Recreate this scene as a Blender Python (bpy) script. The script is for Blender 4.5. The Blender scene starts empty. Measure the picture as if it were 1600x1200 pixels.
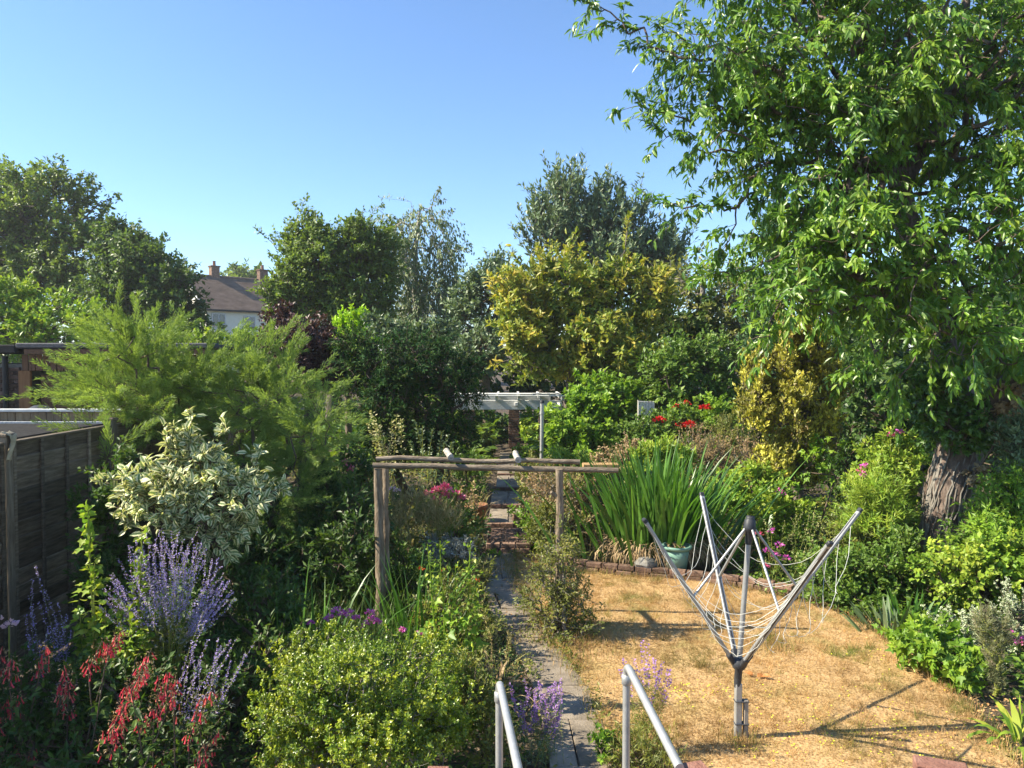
import bpy, math, random
import numpy as np
from mathutils import Vector, Matrix

# ------------------------------------------------------------------ camera, sky, sun, exposure
scene = bpy.context.scene
COL = scene.collection
R = math.radians
FPX = 1180.0                       # focal length in pixels of a 1600 px wide frame
EYE = 3.0
PITCH = R(1.94)
cam_d = bpy.data.cameras.new('camera'); cam_d.lens = 36 * FPX / 1600; cam_d.sensor_width = 36
cam_d.clip_start = 0.05; cam_d.clip_end = 2000
cam = bpy.data.objects.new('camera', cam_d); COL.objects.link(cam)
cam.location = (0, 0, EYE); cam.rotation_euler = (R(90) - PITCH, 0, 0)
scene.camera = cam

SUN_EL, SUN_AZ = R(40), R(-94)     # azimuth from +Y, clockwise: -90 is the left of the picture
world = bpy.data.worlds.new('World'); scene.world = world; world.use_nodes = True
wn = world.node_tree.nodes; wl = world.node_tree.links; wn.clear()
sky = wn.new('ShaderNodeTexSky'); sky.sky_type = 'NISHITA'; sky.sun_disc = False
sky.sun_elevation = SUN_EL; sky.sun_rotation = SUN_AZ
sky.air_density = 1.0; sky.dust_density = 0.0; sky.ozone_density = 6.0; sky.altitude = 50
bg = wn.new('ShaderNodeBackground'); bg.inputs['Strength'].default_value = 0.108
wo = wn.new('ShaderNodeOutputWorld')
wl.new(sky.outputs[0], bg.inputs[0]); wl.new(bg.outputs[0], wo.inputs[0])

sl = bpy.data.lights.new('sun', 'SUN'); sl.energy = 5.0; sl.angle = R(0.53); sl.color = (1.0, 0.91, 0.72)
sun = bpy.data.objects.new('sun', sl); COL.objects.link(sun)
sdir = Vector((math.sin(SUN_AZ) * math.cos(SUN_EL), math.cos(SUN_AZ) * math.cos(SUN_EL), math.sin(SUN_EL)))
sun.rotation_euler = sdir.to_track_quat('Z', 'Y').to_euler()
sun.location = (-20, 0, 25)
vs = scene.view_settings
vs.view_transform = 'Standard'; vs.look = 'None'; vs.exposure = 1.25; vs.gamma = 1.0; vs.use_curve_mapping = False
scene.render.engine = 'CYCLES'
cy = scene.cycles
cy.max_bounces = 6; cy.diffuse_bounces = 3; cy.glossy_bounces = 2; cy.transmission_bounces = 4; cy.transparent_max_bounces = 4
cy.caustics_reflective = False; cy.caustics_refractive = False

# ------------------------------------------------------------------ helpers
rng = np.random.default_rng(11)
random.seed(5)
CP, SP = math.cos(PITCH), math.sin(PITCH)
def at(u, v, Y):
    a = (u - 800) / FPX; b = -(v - 600) / FPX
    t = Y / (CP + SP * b)
    return np.array((a * t, Y, EYE + (-SP + CP * b) * t))
def px(n, Y): return n * Y / FPX
def proj(P):
    P = np.asarray(P, float); q = P - np.array((0, 0, EYE))
    dz = q[..., 1] * CP - q[..., 2] * SP; dv = q[..., 1] * SP + q[..., 2] * CP
    dz = np.maximum(dz, 1e-3)
    return 800 + FPX * q[..., 0] / dz, 600 - FPX * dv / dz, dz
def gz(y):
    y = np.asarray(y, float)
    return np.interp(y, [11.3, 20, 30, 130], [0, .25, .25, 4.0])
def gd(u, v, z=0.0):
    d0 = at(u, v, 10.0); t = (EYE - z) / (EYE - d0[2])
    return np.array((d0[0] * t, 10 * t, z))
def nrm(a):
    return a / np.maximum(np.linalg.norm(a, axis=-1, keepdims=True), 1e-9)
def rv(n): return nrm(rng.normal(size=(n, 3)))

OFF = {}
def thing(name, label, cat, loc=(0, 0, 0), group=None):
    o = bpy.data.objects.new(name, None); COL.objects.link(o); o.empty_display_size = .2
    o.location = tuple(float(x) for x in loc); o['label'] = label; o['category'] = cat
    if group: o['group'] = group
    OFF[o.name] = np.array(loc, float)
    return o
def link(name, me, parent=None, off=None):
    o = bpy.data.objects.new(name, me); COL.objects.link(o)
    if parent is not None: o.parent = parent
    OFF[o.name] = OFF[parent.name] if parent is not None else np.zeros(3)
    return o
def tag(o, label=None, cat=None, kind=None, group=None):
    if label: o['label'] = label
    if cat: o['category'] = cat
    if kind: o['kind'] = kind
    if group: o['group'] = group
    return o

def mesh_from(name, V, F, mi=None, mats=(), tint=None, luv=None, smooth=None):
    me = bpy.data.meshes.new(name)
    V = np.ascontiguousarray(V, np.float32); F = np.ascontiguousarray(F, np.int32)
    me.vertices.add(len(V)); me.vertices.foreach_set('co', V.ravel())
    me.loops.add(F.size); me.loops.foreach_set('vertex_index', F.ravel())
    me.polygons.add(len(F)); me.polygons.foreach_set('loop_start', np.arange(0, F.size, 3, dtype=np.int32))
    if mi is not None: me.polygons.foreach_set('material_index', np.asarray(mi, np.int32))
    if smooth is not None: me.polygons.foreach_set('use_smooth', np.asarray(smooth, bool))
    me.update(calc_edges=True)
    if tint is not None:
        a = me.attributes.new('tint', 'FLOAT', 'POINT'); a.data.foreach_set('value', np.asarray(tint, np.float32))
    if luv is not None:
        a = me.attributes.new('luv', 'FLOAT_VECTOR', 'POINT'); a.data.foreach_set('vector', np.ascontiguousarray(luv, np.float32).ravel())
    for m in mats: me.materials.append(m)
    return me

class Acc:
    def __init__(s): s.V = []; s.F = []; s.M = []; s.T = []; s.L = []; s.S = []; s.n = 0
    def add(s, V, F, m=0, tint=None, luv=None, smooth=False):
        V = np.asarray(V, float).reshape(-1, 3); F = np.asarray(F, int).reshape(-1, 3)
        if len(F) == 0: return s
        s.V.append(V); s.F.append(F + s.n); s.M.append(np.full(len(F), m)); s.S.append(np.full(len(F), smooth))
        s.T.append(np.full(len(V), .5) if tint is None else np.broadcast_to(np.asarray(tint, float), (len(V),)))
        s.L.append(np.zeros((len(V), 3)) if luv is None else luv)
        s.n += len(V); return s
    def mesh(s, name, mats, off=0):
        return mesh_from(name, np.concatenate(s.V) - off, np.concatenate(s.F), np.concatenate(s.M), mats,
                         np.concatenate(s.T), np.concatenate(s.L), np.concatenate(s.S))
    def build(s, name, mats, parent=None):
        if not isinstance(mats, (list, tuple)): mats = [mats]
        off = OFF[parent.name] if parent is not None else np.zeros(3)
        return link(name, s.mesh(name, mats, off), parent)
    # ---- shapes
    def box(s, c, size, rot=None, bev=.004, m=0, tint=.5):
        h = np.asarray(size, float) / 2; b = min(bev, h.min() * .45)
        V = []; idx = {}
        for sx in (-1, 1):
            for sy in (-1, 1):
                for sz in (-1, 1):
                    for k in range(3):
                        p = (h - b) * (sx, sy, sz); p[k] = h[k] * (sx, sy, sz)[k]
                        idx[(sx, sy, sz, k)] = len(V); V.append(p)
        F = []
        for k in range(3):
            a, c2 = [j for j in range(3) if j != k]
            for sg in (-1, 1):
                q = []
                for (x, y) in ((-1, -1), (1, -1), (1, 1), (-1, 1)):
                    t = [0, 0, 0]; t[k] = sg; t[a] = x; t[c2] = y; q.append(idx[(*t, k)])
                F += [(q[0], q[1], q[2]), (q[0], q[2], q[3])]
            for x in (-1, 1):                       # edges along axis k
                for y in (-1, 1):
                    t0 = [0, 0, 0]; t0[a] = x; t0[c2] = y; t1 = list(t0); t0[k] = -1; t1[k] = 1
                    q = [idx[(*t0, a)], idx[(*t1, a)], idx[(*t1, c2)], idx[(*t0, c2)]]
                    F += [(q[0], q[1], q[2]), (q[0], q[2], q[3])]
        for sx in (-1, 1):
            for sy in (-1, 1):
                for sz in (-1, 1): F.append(tuple(idx[(sx, sy, sz, k)] for k in range(3)))
        V = np.array(V); F = np.array(F)
        n = np.cross(V[F[:, 1]] - V[F[:, 0]], V[F[:, 2]] - V[F[:, 0]]); ce = V[F].mean(1)
        bad = (n * ce).sum(1) < 0; F[bad] = F[bad][:, ::-1]
        if rot is not None: V = V @ np.asarray(rot).T
        return s.add(V + np.asarray(c, float), F, m, tint)
    def tube(s, P, r, sides=8, m=0, cap=True, tint=.5, bump=0.0, smooth=True):
        P = np.asarray(P, float); k = len(P); r = np.broadcast_to(np.asarray(r, float), (k,))
        T = np.gradient(P, axis=0) if k > 2 else np.repeat((P[1] - P[0])[None], 2, 0)
        T = nrm(T); ref = np.array((0, 0, 1.)) if abs(T[:, 2]).mean() < .8 else np.array((0., 1., 0))
        A = nrm(np.cross(T, ref)); B = np.cross(T, A)
        an = np.arange(sides) * 2 * math.pi / sides
        rr = r[:, None] * (1 + bump * rng.normal(size=(k, sides)))
        V = P[:, None] + rr[..., None] * (np.cos(an)[None, :, None] * A[:, None] + np.sin(an)[None, :, None] * B[:, None])
        V = V.reshape(-1, 3); F = []
        for i in range(k - 1):
            for j in range(sides):
                a = i * sides + j; b = i * sides + (j + 1) % sides
                F += [(a, b, b + sides), (a, b + sides, a + sides)]
        s.add(V, F, m, tint, smooth=smooth)
        if cap:
            for e, o in ((0, 1), (k - 1, 0)):
                ring = V[e * sides:(e + 1) * sides]; c = ring.mean(0)
                s.add(np.vstack([ring, c]), [((j + 1) % sides, j, sides) if not o else (j, (j + 1) % sides, sides) for j in range(sides)], m, tint)
        return s
    def sticks(s, A, B, ra, rb, sides=4, m=0, tint=.5):
        A = np.asarray(A, float); B = np.asarray(B, float); n = len(A)
        if n == 0: return s
        ra = np.broadcast_to(ra, (n,)); rb = np.broadcast_to(rb, (n,))
        D = nrm(B - A); ref = np.where(np.abs(D[:, 2:3]) < .9, np.array((0, 0, 1.)), np.array((1., 0, 0)))
        X = nrm(np.cross(D, ref)); Y = np.cross(D, X)
        an = np.arange(sides) * 2 * math.pi / sides
        ring = np.cos(an)[None, :, None] * X[:, None] + np.sin(an)[None, :, None] * Y[:, None]
        V = np.concatenate([A[:, None] + ring * ra[:, None, None], B[:, None] + ring * rb[:, None, None]], 1)
        f = []
        for j in range(sides):
            k = (j + 1) % sides
            f += [(j, k, k + sides), (j, k + sides, j + sides)]
        F = (np.arange(n)[:, None, None] * 2 * sides + np.array(f)[None]).reshape(-1, 3)
        return s.add(V.reshape(-1, 3), F, m, np.repeat(np.broadcast_to(tint, (n,)), 2 * sides), smooth=True)
    def lathe(s, c, prof, sides=20, m=0, tint=.5, axis=None):
        V = []; F = []
        for (r, z) in prof:
            for j in range(sides):
                a = 2 * math.pi * j / sides; V.append((r * math.cos(a), r * math.sin(a), z))
        for i in range(len(prof) - 1):
            for j in range(sides):
                a = i * sides + j; b = i * sides + (j + 1) % sides
                F += [(a, b, b + sides), (a, b + sides, a + sides)]
        V = np.array(V)
        if axis is not None: V = V @ np.asarray(axis).T
        return s.add(V + np.asarray(c, float), F, m, tint, smooth=True)
    def leaves(s, P, D, N, L, W, shape='d', m=0, tint=None):
        T, F0, LU = SHAPES[shape]; n = len(P)
        if n == 0: return s
        D = nrm(D); S = nrm(np.cross(N, D)); U = np.cross(D, S)
        L = np.broadcast_to(L, (n,)); W = np.broadcast_to(W, (n,))
        V = (P[:, None] + T[None, :, 0, None] * (D * L[:, None])[:, None] + T[None, :, 1, None] * (S * W[:, None])[:, None]
             + T[None, :, 2, None] * (U * W[:, None])[:, None])
        F = (np.arange(n)[:, None, None] * len(T) + F0[None]).reshape(-1, 3)
        if tint is None: tint = rng.random(n)
        return s.add(V.reshape(-1, 3), F, m, np.repeat(tint, len(T)), np.tile(LU, (n, 1)), smooth=False)
    def blades(s, P, az, lean, L, W, curve, seg=4, m=0, tint=None, twist=None):
        """strap leaves or grass stems that bend over as they rise"""
        n = len(P); f = lambda x: np.broadcast_to(np.asarray(x, float), (n,))
        az, lean, L, W, curve = map(f, (az, lean, L, W, curve))
        H = np.stack([np.cos(az), np.sin(az), 0 * az], 1)
        tw = az + math.pi / 2 + (rng.normal(0, .5, n) if twist is None else twist)
        S = np.stack([np.cos(tw), np.sin(tw), 0 * az], 1)
        pts = [P]; ang = lean.copy(); p = P.copy()
        for i in range(seg):
            p = p + (L / seg)[:, None] * (np.sin(ang)[:, None] * H + np.cos(ang)[:, None] * np.array((0, 0, 1.)))
            ang = ang + curve / seg * (1 + i * .5); pts.append(p)
        wid = np.interp(np.arange(seg + 1) / seg, [0, .25, .6, 1], [.75, 1, .85, .04])
        V = np.stack([q for i in range(seg + 1) for q in (pts[i] - S * (W * wid[i] / 2)[:, None], pts[i] + S * (W * wid[i] / 2)[:, None])], 1)
        F = []
        for i in range(seg): F += [(2 * i, 2 * i + 1, 2 * i + 3), (2 * i, 2 * i + 3, 2 * i + 2)]
        k = 2 * seg + 2
        F = (np.arange(n)[:, None, None] * k + np.array(F)[None]).reshape(-1, 3)
        if tint is None: tint = rng.random(n)
        lu = np.zeros((k, 3)); lu[:, 0] = np.repeat(np.arange(seg + 1) / seg, 2); lu[:, 1] = np.tile([-1, 1], seg + 1)
        return s.add(V.reshape(-1, 3), F, m, np.repeat(tint, k), np.tile(lu, (n, 1)), smooth=True)

def _shape(T, F, LU=None):
    T = np.array(T, float); F = np.array(F, int)
    if LU is None:
        LU = np.zeros((len(T), 3)); LU[:, 0] = T[:, 0]; LU[:, 1] = np.abs(T[:, 1]) * 2
    return T, F, np.array(LU, float)
SHAPES = {
 'd': _shape([(0, 0, 0), (.45, .5, .12), (1, 0, -.1), (.45, -.5, .12)], [(0, 2, 1), (0, 3, 2)]),
 't': _shape([(0, .3, 0), (0, -.3, 0), (1, 0, 0)], [(0, 1, 2)]),
 'l': _shape([(0, 0, 0), (.28, .42, .14), (.28, 0, .0), (.28, -.42, .14), (.65, .38, .04), (.65, 0, -.12), (.65, -.38, .04), (1, 0, -.35)],
             [(0, 2, 1), (0, 3, 2), (1, 2, 5), (1, 5, 4), (2, 3, 6), (2, 6, 5), (4, 5, 7), (5, 6, 7)]),
}
def _lobed():
    T = [(0.12, 0, 0)]; LU = [(0, 0, 0)]
    rad = [.12, .42, .30, .52, .36, .95, .36, .52, .30, .42, .12]
    for i, r in enumerate(rad):
        a = math.pi * (1 - .0) - (i / 10) * 2 * math.pi
        a = R(165) - i * R(33)
        T.append((.25 + r * math.cos(a) * .8, r * math.sin(a) * 1.0, .12 * abs(math.sin(a)) - .10 * r)); LU.append((r, 1, 0))
    T = [(.25, 0, 0)] + T[1:]
    return _shape(T, [(0, i + 1, i) for i in range(1, 11)] + [(0, 1, 11)], LU)
SHAPES['lobe'] = _lobed()
def _bell():
    T = []; F = []
    for (t, r) in ((0, .10), (.7, .30), (1, .5)):
        for k in range(4):
            a = k * math.pi / 2; T.append((t, r * math.cos(a), r * math.sin(a)))
    for i in range(2):
        for k in range(4):
            a = i * 4 + k; b = i * 4 + (k + 1) % 4; F += [(a, b, b + 4), (a, b + 4, a + 4)]
    return _shape(T, F)
SHAPES['bell'] = _bell()
def _star():                                        # a small five petalled flower facing along +x of the leaf frame
    T = [(0, 0, 0)]; F = []
    for k in range(10):
        a = k * math.pi / 5; r = .5 if k % 2 == 0 else .22
        T.append((.25 if k % 2 == 0 else .1, r * math.cos(a), r * math.sin(a)))
    for k in range(10): F.append((0, 1 + k, 1 + (k + 1) % 10))
    return _shape(T, F)
SHAPES['star'] = _star()

# ------------------------------------------------------------------ materials
def new_mat(name):
    m = bpy.data.materials.new(name); m.use_nodes = True
    n = m.node_tree.nodes; n.clear(); out = n.new('ShaderNodeOutputMaterial')
    return m, n, m.node_tree.links, out
def ramp(n, cols, stops=None):
    r = n.new('ShaderNodeValToRGB'); e = r.color_ramp.elements
    stops = stops or [i / (len(cols) - 1) for i in range(len(cols))]
    while len(e) < len(cols): e.new(.5)
    for i, c in enumerate(cols): e[i].position = stops[i]; e[i].color = (*c, 1)
    return r
def sv(bsdf, **k):
    for a, b in k.items(): bsdf.inputs[a.replace('_', ' ')].default_value = b
def M_leaf(name, cols, trans=.3, rough=.45, spec=.35, var=.25, vscale=2.5, margin=None, mw=.55, gain=(1.95, 1.58, 1.1)):
    m, n, l, out = new_mat(name)
    at_ = n.new('ShaderNodeAttribute'); at_.attribute_name = 'tint'
    oi = n.new('ShaderNodeObjectInfo')
    # single leaves (tint below zero) take a random tint of their own
    lt = n.new('ShaderNodeMath'); lt.operation = 'LESS_THAN'; lt.inputs[1].default_value = -.5; l.new(at_.outputs['Fac'], lt.inputs[0])
    m0 = n.new('ShaderNodeMix'); l.new(lt.outputs[0], m0.inputs[0]); l.new(at_.outputs['Fac'], m0.inputs[2]); l.new(oi.outputs['Random'], m0.inputs[3])
    cols = [(min(.8, c[0] * gain[0]), min(.8, c[1] * gain[1]), min(.8, c[2] * gain[2])) for c in cols]
    rp = ramp(n, cols); l.new(m0.outputs[0], rp.inputs[0]); colo = rp.outputs[0]
    if margin is not None:
        lu = n.new('ShaderNodeAttribute'); lu.attribute_name = 'luv'
        sx = n.new('ShaderNodeSeparateXYZ'); l.new(lu.outputs['Vector'], sx.inputs[0])
        nz = n.new('ShaderNodeTexNoise'); nz.inputs['Scale'].default_value = 60
        tc = n.new('ShaderNodeTexCoord'); l.new(tc.outputs['Object'], nz.inputs[0])
        a1 = n.new('ShaderNodeMath'); a1.operation = 'MULTIPLY_ADD'; l.new(nz.outputs[0], a1.inputs[0]); a1.inputs[1].default_value = .7; l.new(sx.outputs[1], a1.inputs[2])
        st = n.new('ShaderNodeMath'); st.operation = 'GREATER_THAN'; st.inputs[1].default_value = mw + .35; l.new(a1.outputs[0], st.inputs[0])
        mx = n.new('ShaderNodeMix'); mx.data_type = 'RGBA'; l.new(st.outputs[0], mx.inputs[0]); l.new(colo, mx.inputs[6]); mx.inputs[7].default_value = (*margin, 1)
        colo = mx.outputs[2]
    nz = n.new('ShaderNodeTexNoise'); nz.inputs['Scale'].default_value = vscale; nz.inputs['Detail'].default_value = 2
    ge = n.new('ShaderNodeNewGeometry'); l.new(ge.outputs['Position'], nz.inputs[0])
    mr = n.new('ShaderNodeMapRange'); mr.inputs[1].default_value = .3; mr.inputs[2].default_value = .7; mr.inputs[3].default_value = 1 - var; mr.inputs[4].default_value = 1 + var
    l.new(nz.outputs[0], mr.inputs[0])
    hs = n.new('ShaderNodeHueSaturation'); l.new(mr.outputs[0], hs.inputs['Value']); l.new(colo, hs.inputs['Color'])
    p = n.new('ShaderNodeBsdfPrincipled'); sv(p, Roughness=rough); p.inputs['Specular IOR Level'].default_value = spec
    l.new(hs.outputs[0], p.inputs['Base Color'])
    tr = n.new('ShaderNodeBsdfTranslucent')
    mt = n.new('ShaderNodeMix'); mt.data_type = 'RGBA'; mt.blend_type = 'MULTIPLY'; mt.inputs[0].default_value = 1
    l.new(hs.outputs[0], mt.inputs[6]); mt.inputs[7].default_value = (1.5, 1.5, .7, 1); l.new(mt.outputs[2], tr.inputs[0])
    ms = n.new('ShaderNodeMixShader'); ms.inputs[0].default_value = trans
    l.new(p.outputs[0], ms.inputs[1]); l.new(tr.outputs[0], ms.inputs[2]); l.new(ms.outputs[0], out.inputs[0])
    return m
def M_rough(name, cols, scale=8, detail=6, rough=.8, metal=0, bump=.2, bscale=None, stretch=(1, 1, 1), stops=None, objvar=.15, spec=.3, fine=0.0):
    m, n, l, out = new_mat(name)
    tc = n.new('ShaderNodeTexCoord'); mp = n.new('ShaderNodeMapping'); mp.inputs['Scale'].default_value = stretch
    oi = n.new('ShaderNodeObjectInfo'); sc = n.new('ShaderNodeVectorMath'); sc.operation = 'SCALE'; sc.inputs[0].default_value = (37, 19, 53); l.new(oi.outputs['Random'], sc.inputs['Scale'])
    l.new(tc.outputs['Object'], mp.inputs['Vector']); l.new(sc.outputs[0], mp.inputs['Location'])
    nz = n.new('ShaderNodeTexNoise'); nz.inputs['Scale'].default_value = scale; nz.inputs['Detail'].default_value = detail; nz.inputs['Roughness'].default_value = .65
    l.new(mp.outputs[0], nz.inputs[0])
    rp = ramp(n, cols, stops or [.3 + .4 * i / (len(cols) - 1) for i in range(len(cols))]); l.new(nz.outputs[0], rp.inputs[0])
    mr = n.new('ShaderNodeMapRange'); mr.inputs[3].default_value = 1 - objvar; mr.inputs[4].default_value = 1 + objvar; l.new(oi.outputs['Random'], mr.inputs[0])
    hs = n.new('ShaderNodeHueSaturation'); l.new(rp.outputs[0], hs.inputs['Color']); l.new(mr.outputs[0], hs.inputs['Value'])
    p = n.new('ShaderNodeBsdfPrincipled'); sv(p, Roughness=rough, Metallic=metal); p.inputs['Specular IOR Level'].default_value = spec
    l.new(hs.outputs[0], p.inputs['Base Color'])
    n2 = n.new('ShaderNodeTexNoise'); n2.inputs['Scale'].default_value = bscale or scale * 3; n2.inputs['Detail'].default_value = 8; l.new(mp.outputs[0], n2.inputs[0])
    bp = n.new('ShaderNodeBump'); bp.inputs['Strength'].default_value = bump; bp.inputs['Distance'].default_value = .02
    l.new(n2.outputs[0], bp.inputs['Height']); l.new(bp.outputs[0], p.inputs['Normal']); l.new(p.outputs[0], out.inputs[0])
    return m

BARK = M_rough('bark', [(.05, .038, .03), (.13, .10, .08), (.22, .18, .15)], 9, stretch=(1, 1, .35), bump=.8)
BARK_RED = M_rough('cherry_bark', [(.045, .03, .024), (.13, .092, .072), (.26, .205, .17)], 14, detail=9, stretch=(1, 1, .35), bump=1.0, bscale=30)
TWIG = M_rough('twig_bark', [(.07, .05, .035), (.16, .12, .085)], 12, bump=.2)
TWIG_GREY = M_rough('grey_twig_bark', [(.16, .14, .12), (.30, .27, .23)], 12, bump=.2)
STEM = M_leaf('green_stem', [(.09, .14, .035), (.16, .20, .06)], trans=0, var=.1)

# ------------------------------------------------------------------ plant builder
def B(u, v, ru, rvv, Y, ry=None, w=1.0):
    c = at(u, v, Y); rx = px(ru, Y); rz = px(rvv, Y)
    return (c, np.array((rx, ry if ry else (rx + rz) / 2 * .9, rz)), w)
def sample_blobs(blobs, n, shell=.55, lumps=9, lr=.42):
    vol = np.array([np.prod(b[1]) ** (2 / 3.) * b[2] for b in blobs]); cnt = np.maximum(3, (n * vol / vol.sum())).astype(int)
    P = []; O = []; C = []
    for (c, r, w), k in zip(blobs, cnt):
        lc = rv(lumps) * (rng.uniform(.45, 1, (lumps, 1)) ** .5) * (1 - lr * .75)
        lrad = rng.uniform(.65, 1.25, lumps) * lr
        pick = rng.integers(0, lumps, k)
        q = lc[pick] + rv(k) * lrad[pick][:, None] * (rng.random((k, 1)) ** .45)
        a = rng.random(k) < .22                      # some inside
        q[a] = rv(a.sum()) * (rng.random((a.sum(), 1)) ** .5) * .8
        p = c + q * r
        o = nrm(nrm(q - .6 * lc[pick]) + .6 * nrm(q))
        P.append(p); O.append(o); C.append((pick * .37 + rng.random()) % 1)
    P = np.concatenate(P); O = np.concatenate(O); C = np.concatenate(C)
    ok = P[:, 2] > gz(P[:, 1]) + .01
    return P[ok], O[ok], C[ok]
def skeleton(roots, nodes, pull=.22):
    """roots: (k,3) chain or separate stems; returns points, parent, order"""
    k = len(roots); N = np.vstack([roots, nodes]); par = -np.ones(len(N), int); pl = np.zeros(len(N))
    d0 = np.min(np.linalg.norm(nodes[:, None] - roots[None], axis=2), axis=1)
    order = np.argsort(d0); pts = np.empty_like(N); pts[:k] = roots; ids = np.empty(len(N), int); ids[:k] = np.arange(k); m = k
    plm = np.zeros(len(N))
    for i in order:
        p = nodes[i]; d = np.linalg.norm(pts[:m] - p, axis=1)
        cost = d + pull * plm[:m]; j = int(np.argmin(cost))
        par[k + i] = ids[j]; plm[m] = plm[j] + d[j]; pts[m] = p; ids[m] = k + i; m += 1
    cnt = np.ones(len(N))
    for i in order[::-1]: cnt[par[k + i]] += cnt[k + i]
    return N, par, cnt
def view_pick(P, size, k):
    u, v, d = proj(P); ok = (u > 0) & (u < 1600) & (v > 0) & (v < 1200) & (P[:, 1] > .5)
    sc = np.where(ok, size / d, -1); idx = np.argsort(-sc)[:k]
    return idx[sc[idx] > 0]
_LM = {}
def leaf_objects(parent, name, P, D, N, L, W, shape, mat, label=None):
    key = (shape, mat.name)
    if key not in _LM:
        T, F, LU = SHAPES[shape]; _LM[key] = mesh_from(name, T, F, None, [mat], np.full(len(T), -1.), LU)
    me = _LM[key]; off = OFF[parent.name]
    D = nrm(D); S = nrm(np.cross(N, D)); U = np.cross(D, S)
    for i in range(len(P)):
        o = bpy.data.objects.new(name, me); COL.objects.link(o); o.parent = parent
        M = Matrix.Identity(4)
        for r_ in range(3):
            M[r_][0] = D[i, r_] * L[i]; M[r_][1] = S[i, r_] * W[i]; M[r_][2] = U[i, r_] * W[i]; M[r_][3] = P[i, r_] - off[r_]
        o.matrix_basis = M
        OFF[o.name] = P[i]
def plant(name, label, cat, base, blobs, n, per, L, W, mat, tl=.3, droop=0., up=.2, shape='d', trunk=None, trunk_r=None,
          bark=None, indiv=0, spread=.5, tip=.004, shell=.55, group=None, nbias=.8, extra=None, crown='crown', wood='branches',
          fwd=.7, sides=4, lv=.3, lumps=9, lr=.42, roots=None, twig=True, leafname='leaf', expo=.45, tcorr=.5, clear=()):
    base = np.array(base, float)
    t = thing(name, label, cat, base, group)
    bark = bark or TWIG
    P, O, C = sample_blobs(blobs, n, shell, lumps, lr)
    if extra is not None:                             # extra sprays: list of polylines
        for line in extra:
            line = np.array(line); P = np.vstack([P, line]); d = np.gradient(line, axis=0); O = np.vstack([O, nrm(d)]); C = np.concatenate([C, rng.random(len(line))])
    if len(clear):                                    # thin places in the crown where limbs or sky show
        pu, pv, pd = proj(P); keep_ = np.ones(len(P), bool)
        for (cu, cv, cr, cd) in clear: keep_ &= ~((np.hypot(pu - cu, pv - cv) < cr) & (pd < cd) & (rng.random(len(P)) < .9))
        P, O, C = P[keep_], O[keep_], C[keep_]
    k = len(P)
    if trunk is not None:
        tp = np.array(trunk, float); tr = np.array(trunk_r, float)
        s = np.linspace(0, len(tp) - 1, (len(tp) - 1) * 5 + 1); fi = np.arange(len(tp))
        tq = np.stack([np.interp(s, fi, tp[:, j]) for j in range(3)], 1)
        ker = np.array([.25, .5, .25])
        for _ in range(2): tq[1:-1] = np.stack([np.convolve(tq[:, j], ker, 'valid') for j in range(3)], 1)
        rq = np.interp(s, fi, tr)
        Acc().tube(tq, rq, 14, bump=.05).build('trunk', bark, t)
        rt = tq[2:]
    elif roots is not None: rt = np.array(roots, float)
    else:
        m = 5; w = blobs[0][1][:2].mean() * .25
        rt = base + np.c_[rng.normal(0, w, m), rng.normal(0, w, m), np.zeros(m)]
    if wood:
        N_, par, cnt = skeleton(rt, P)
        ch = np.where(par >= 0)[0]; A = N_[par[ch]]; Bq = N_[ch]
        mid = (A + Bq) / 2 + rng.normal(size=A.shape) * .06 * np.linalg.norm(Bq - A, axis=1, keepdims=True)
        rb = tip * cnt[ch] ** expo; pc = np.minimum(cnt[par[ch]], cnt[ch] * 1.6); ra = tip * pc ** expo
        acc = Acc(); acc.sticks(A, mid, ra, (ra + rb) / 2, sides); acc.sticks(mid, Bq, (ra + rb) / 2, rb, sides)
    # twigs with leaves
    td = nrm(O * fwd + rv(k) * .55 + np.array((0, 0, up)))
    tls = tl * rng.uniform(.6, 1.3, k)
    end = P + td * tls[:, None] - np.array((0, 0, 1.)) * (droop * .35 * tls)[:, None]
    if wood and twig: acc.sticks(P, end, tip, tip * .5, 3)
    if wood: tag(acc.build(wood, bark, t), kind='stuff')
    nl = k * per; ci = np.repeat(np.arange(k), per); s = rng.random(nl) ** .8
    q = P[ci] + td[ci] * (tls[ci] * s)[:, None] - np.array((0, 0, 1.)) * (droop * .35 * tls[ci] * s * s)[:, None] + rv(nl) * (tl * spread * .35 * rng.random(nl))[:, None]
    ld = nrm(td[ci] * .6 + rv(nl) * .8 + np.array((0, 0, .25 * up)) - np.array((0, 0, droop)))
    nn = nrm(rv(nl) * .6 + np.array((0, 0, nbias)) + O[ci] * .45 + np.array((-.4, -.22, 0)))
    Ls = L * rng.uniform(1 - lv, 1 + lv, nl); Ws = W * rng.uniform(1 - lv, 1 + lv, nl)
    ti = np.clip(C[ci] * tcorr + rng.random(nl) * (1 - tcorr), 0, 1)
    if indiv:
        idx = view_pick(q, Ls, indiv); keep = np.ones(nl, bool); keep[idx] = False
        leaf_objects(t, leafname, q[idx], ld[idx], nn[idx], Ls[idx], Ws[idx], shape, mat)
    else: keep = slice(None)
    tag(Acc().leaves(q[keep], ld[keep], nn[keep], Ls[keep], Ws[keep], shape, tint=ti[keep]).build(crown, mat, t), kind='stuff')
    return t
def base_of(u, v, Y): 
    p = at(u, v, Y); return np.array((p[0], Y, float(gz(Y))))

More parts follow.
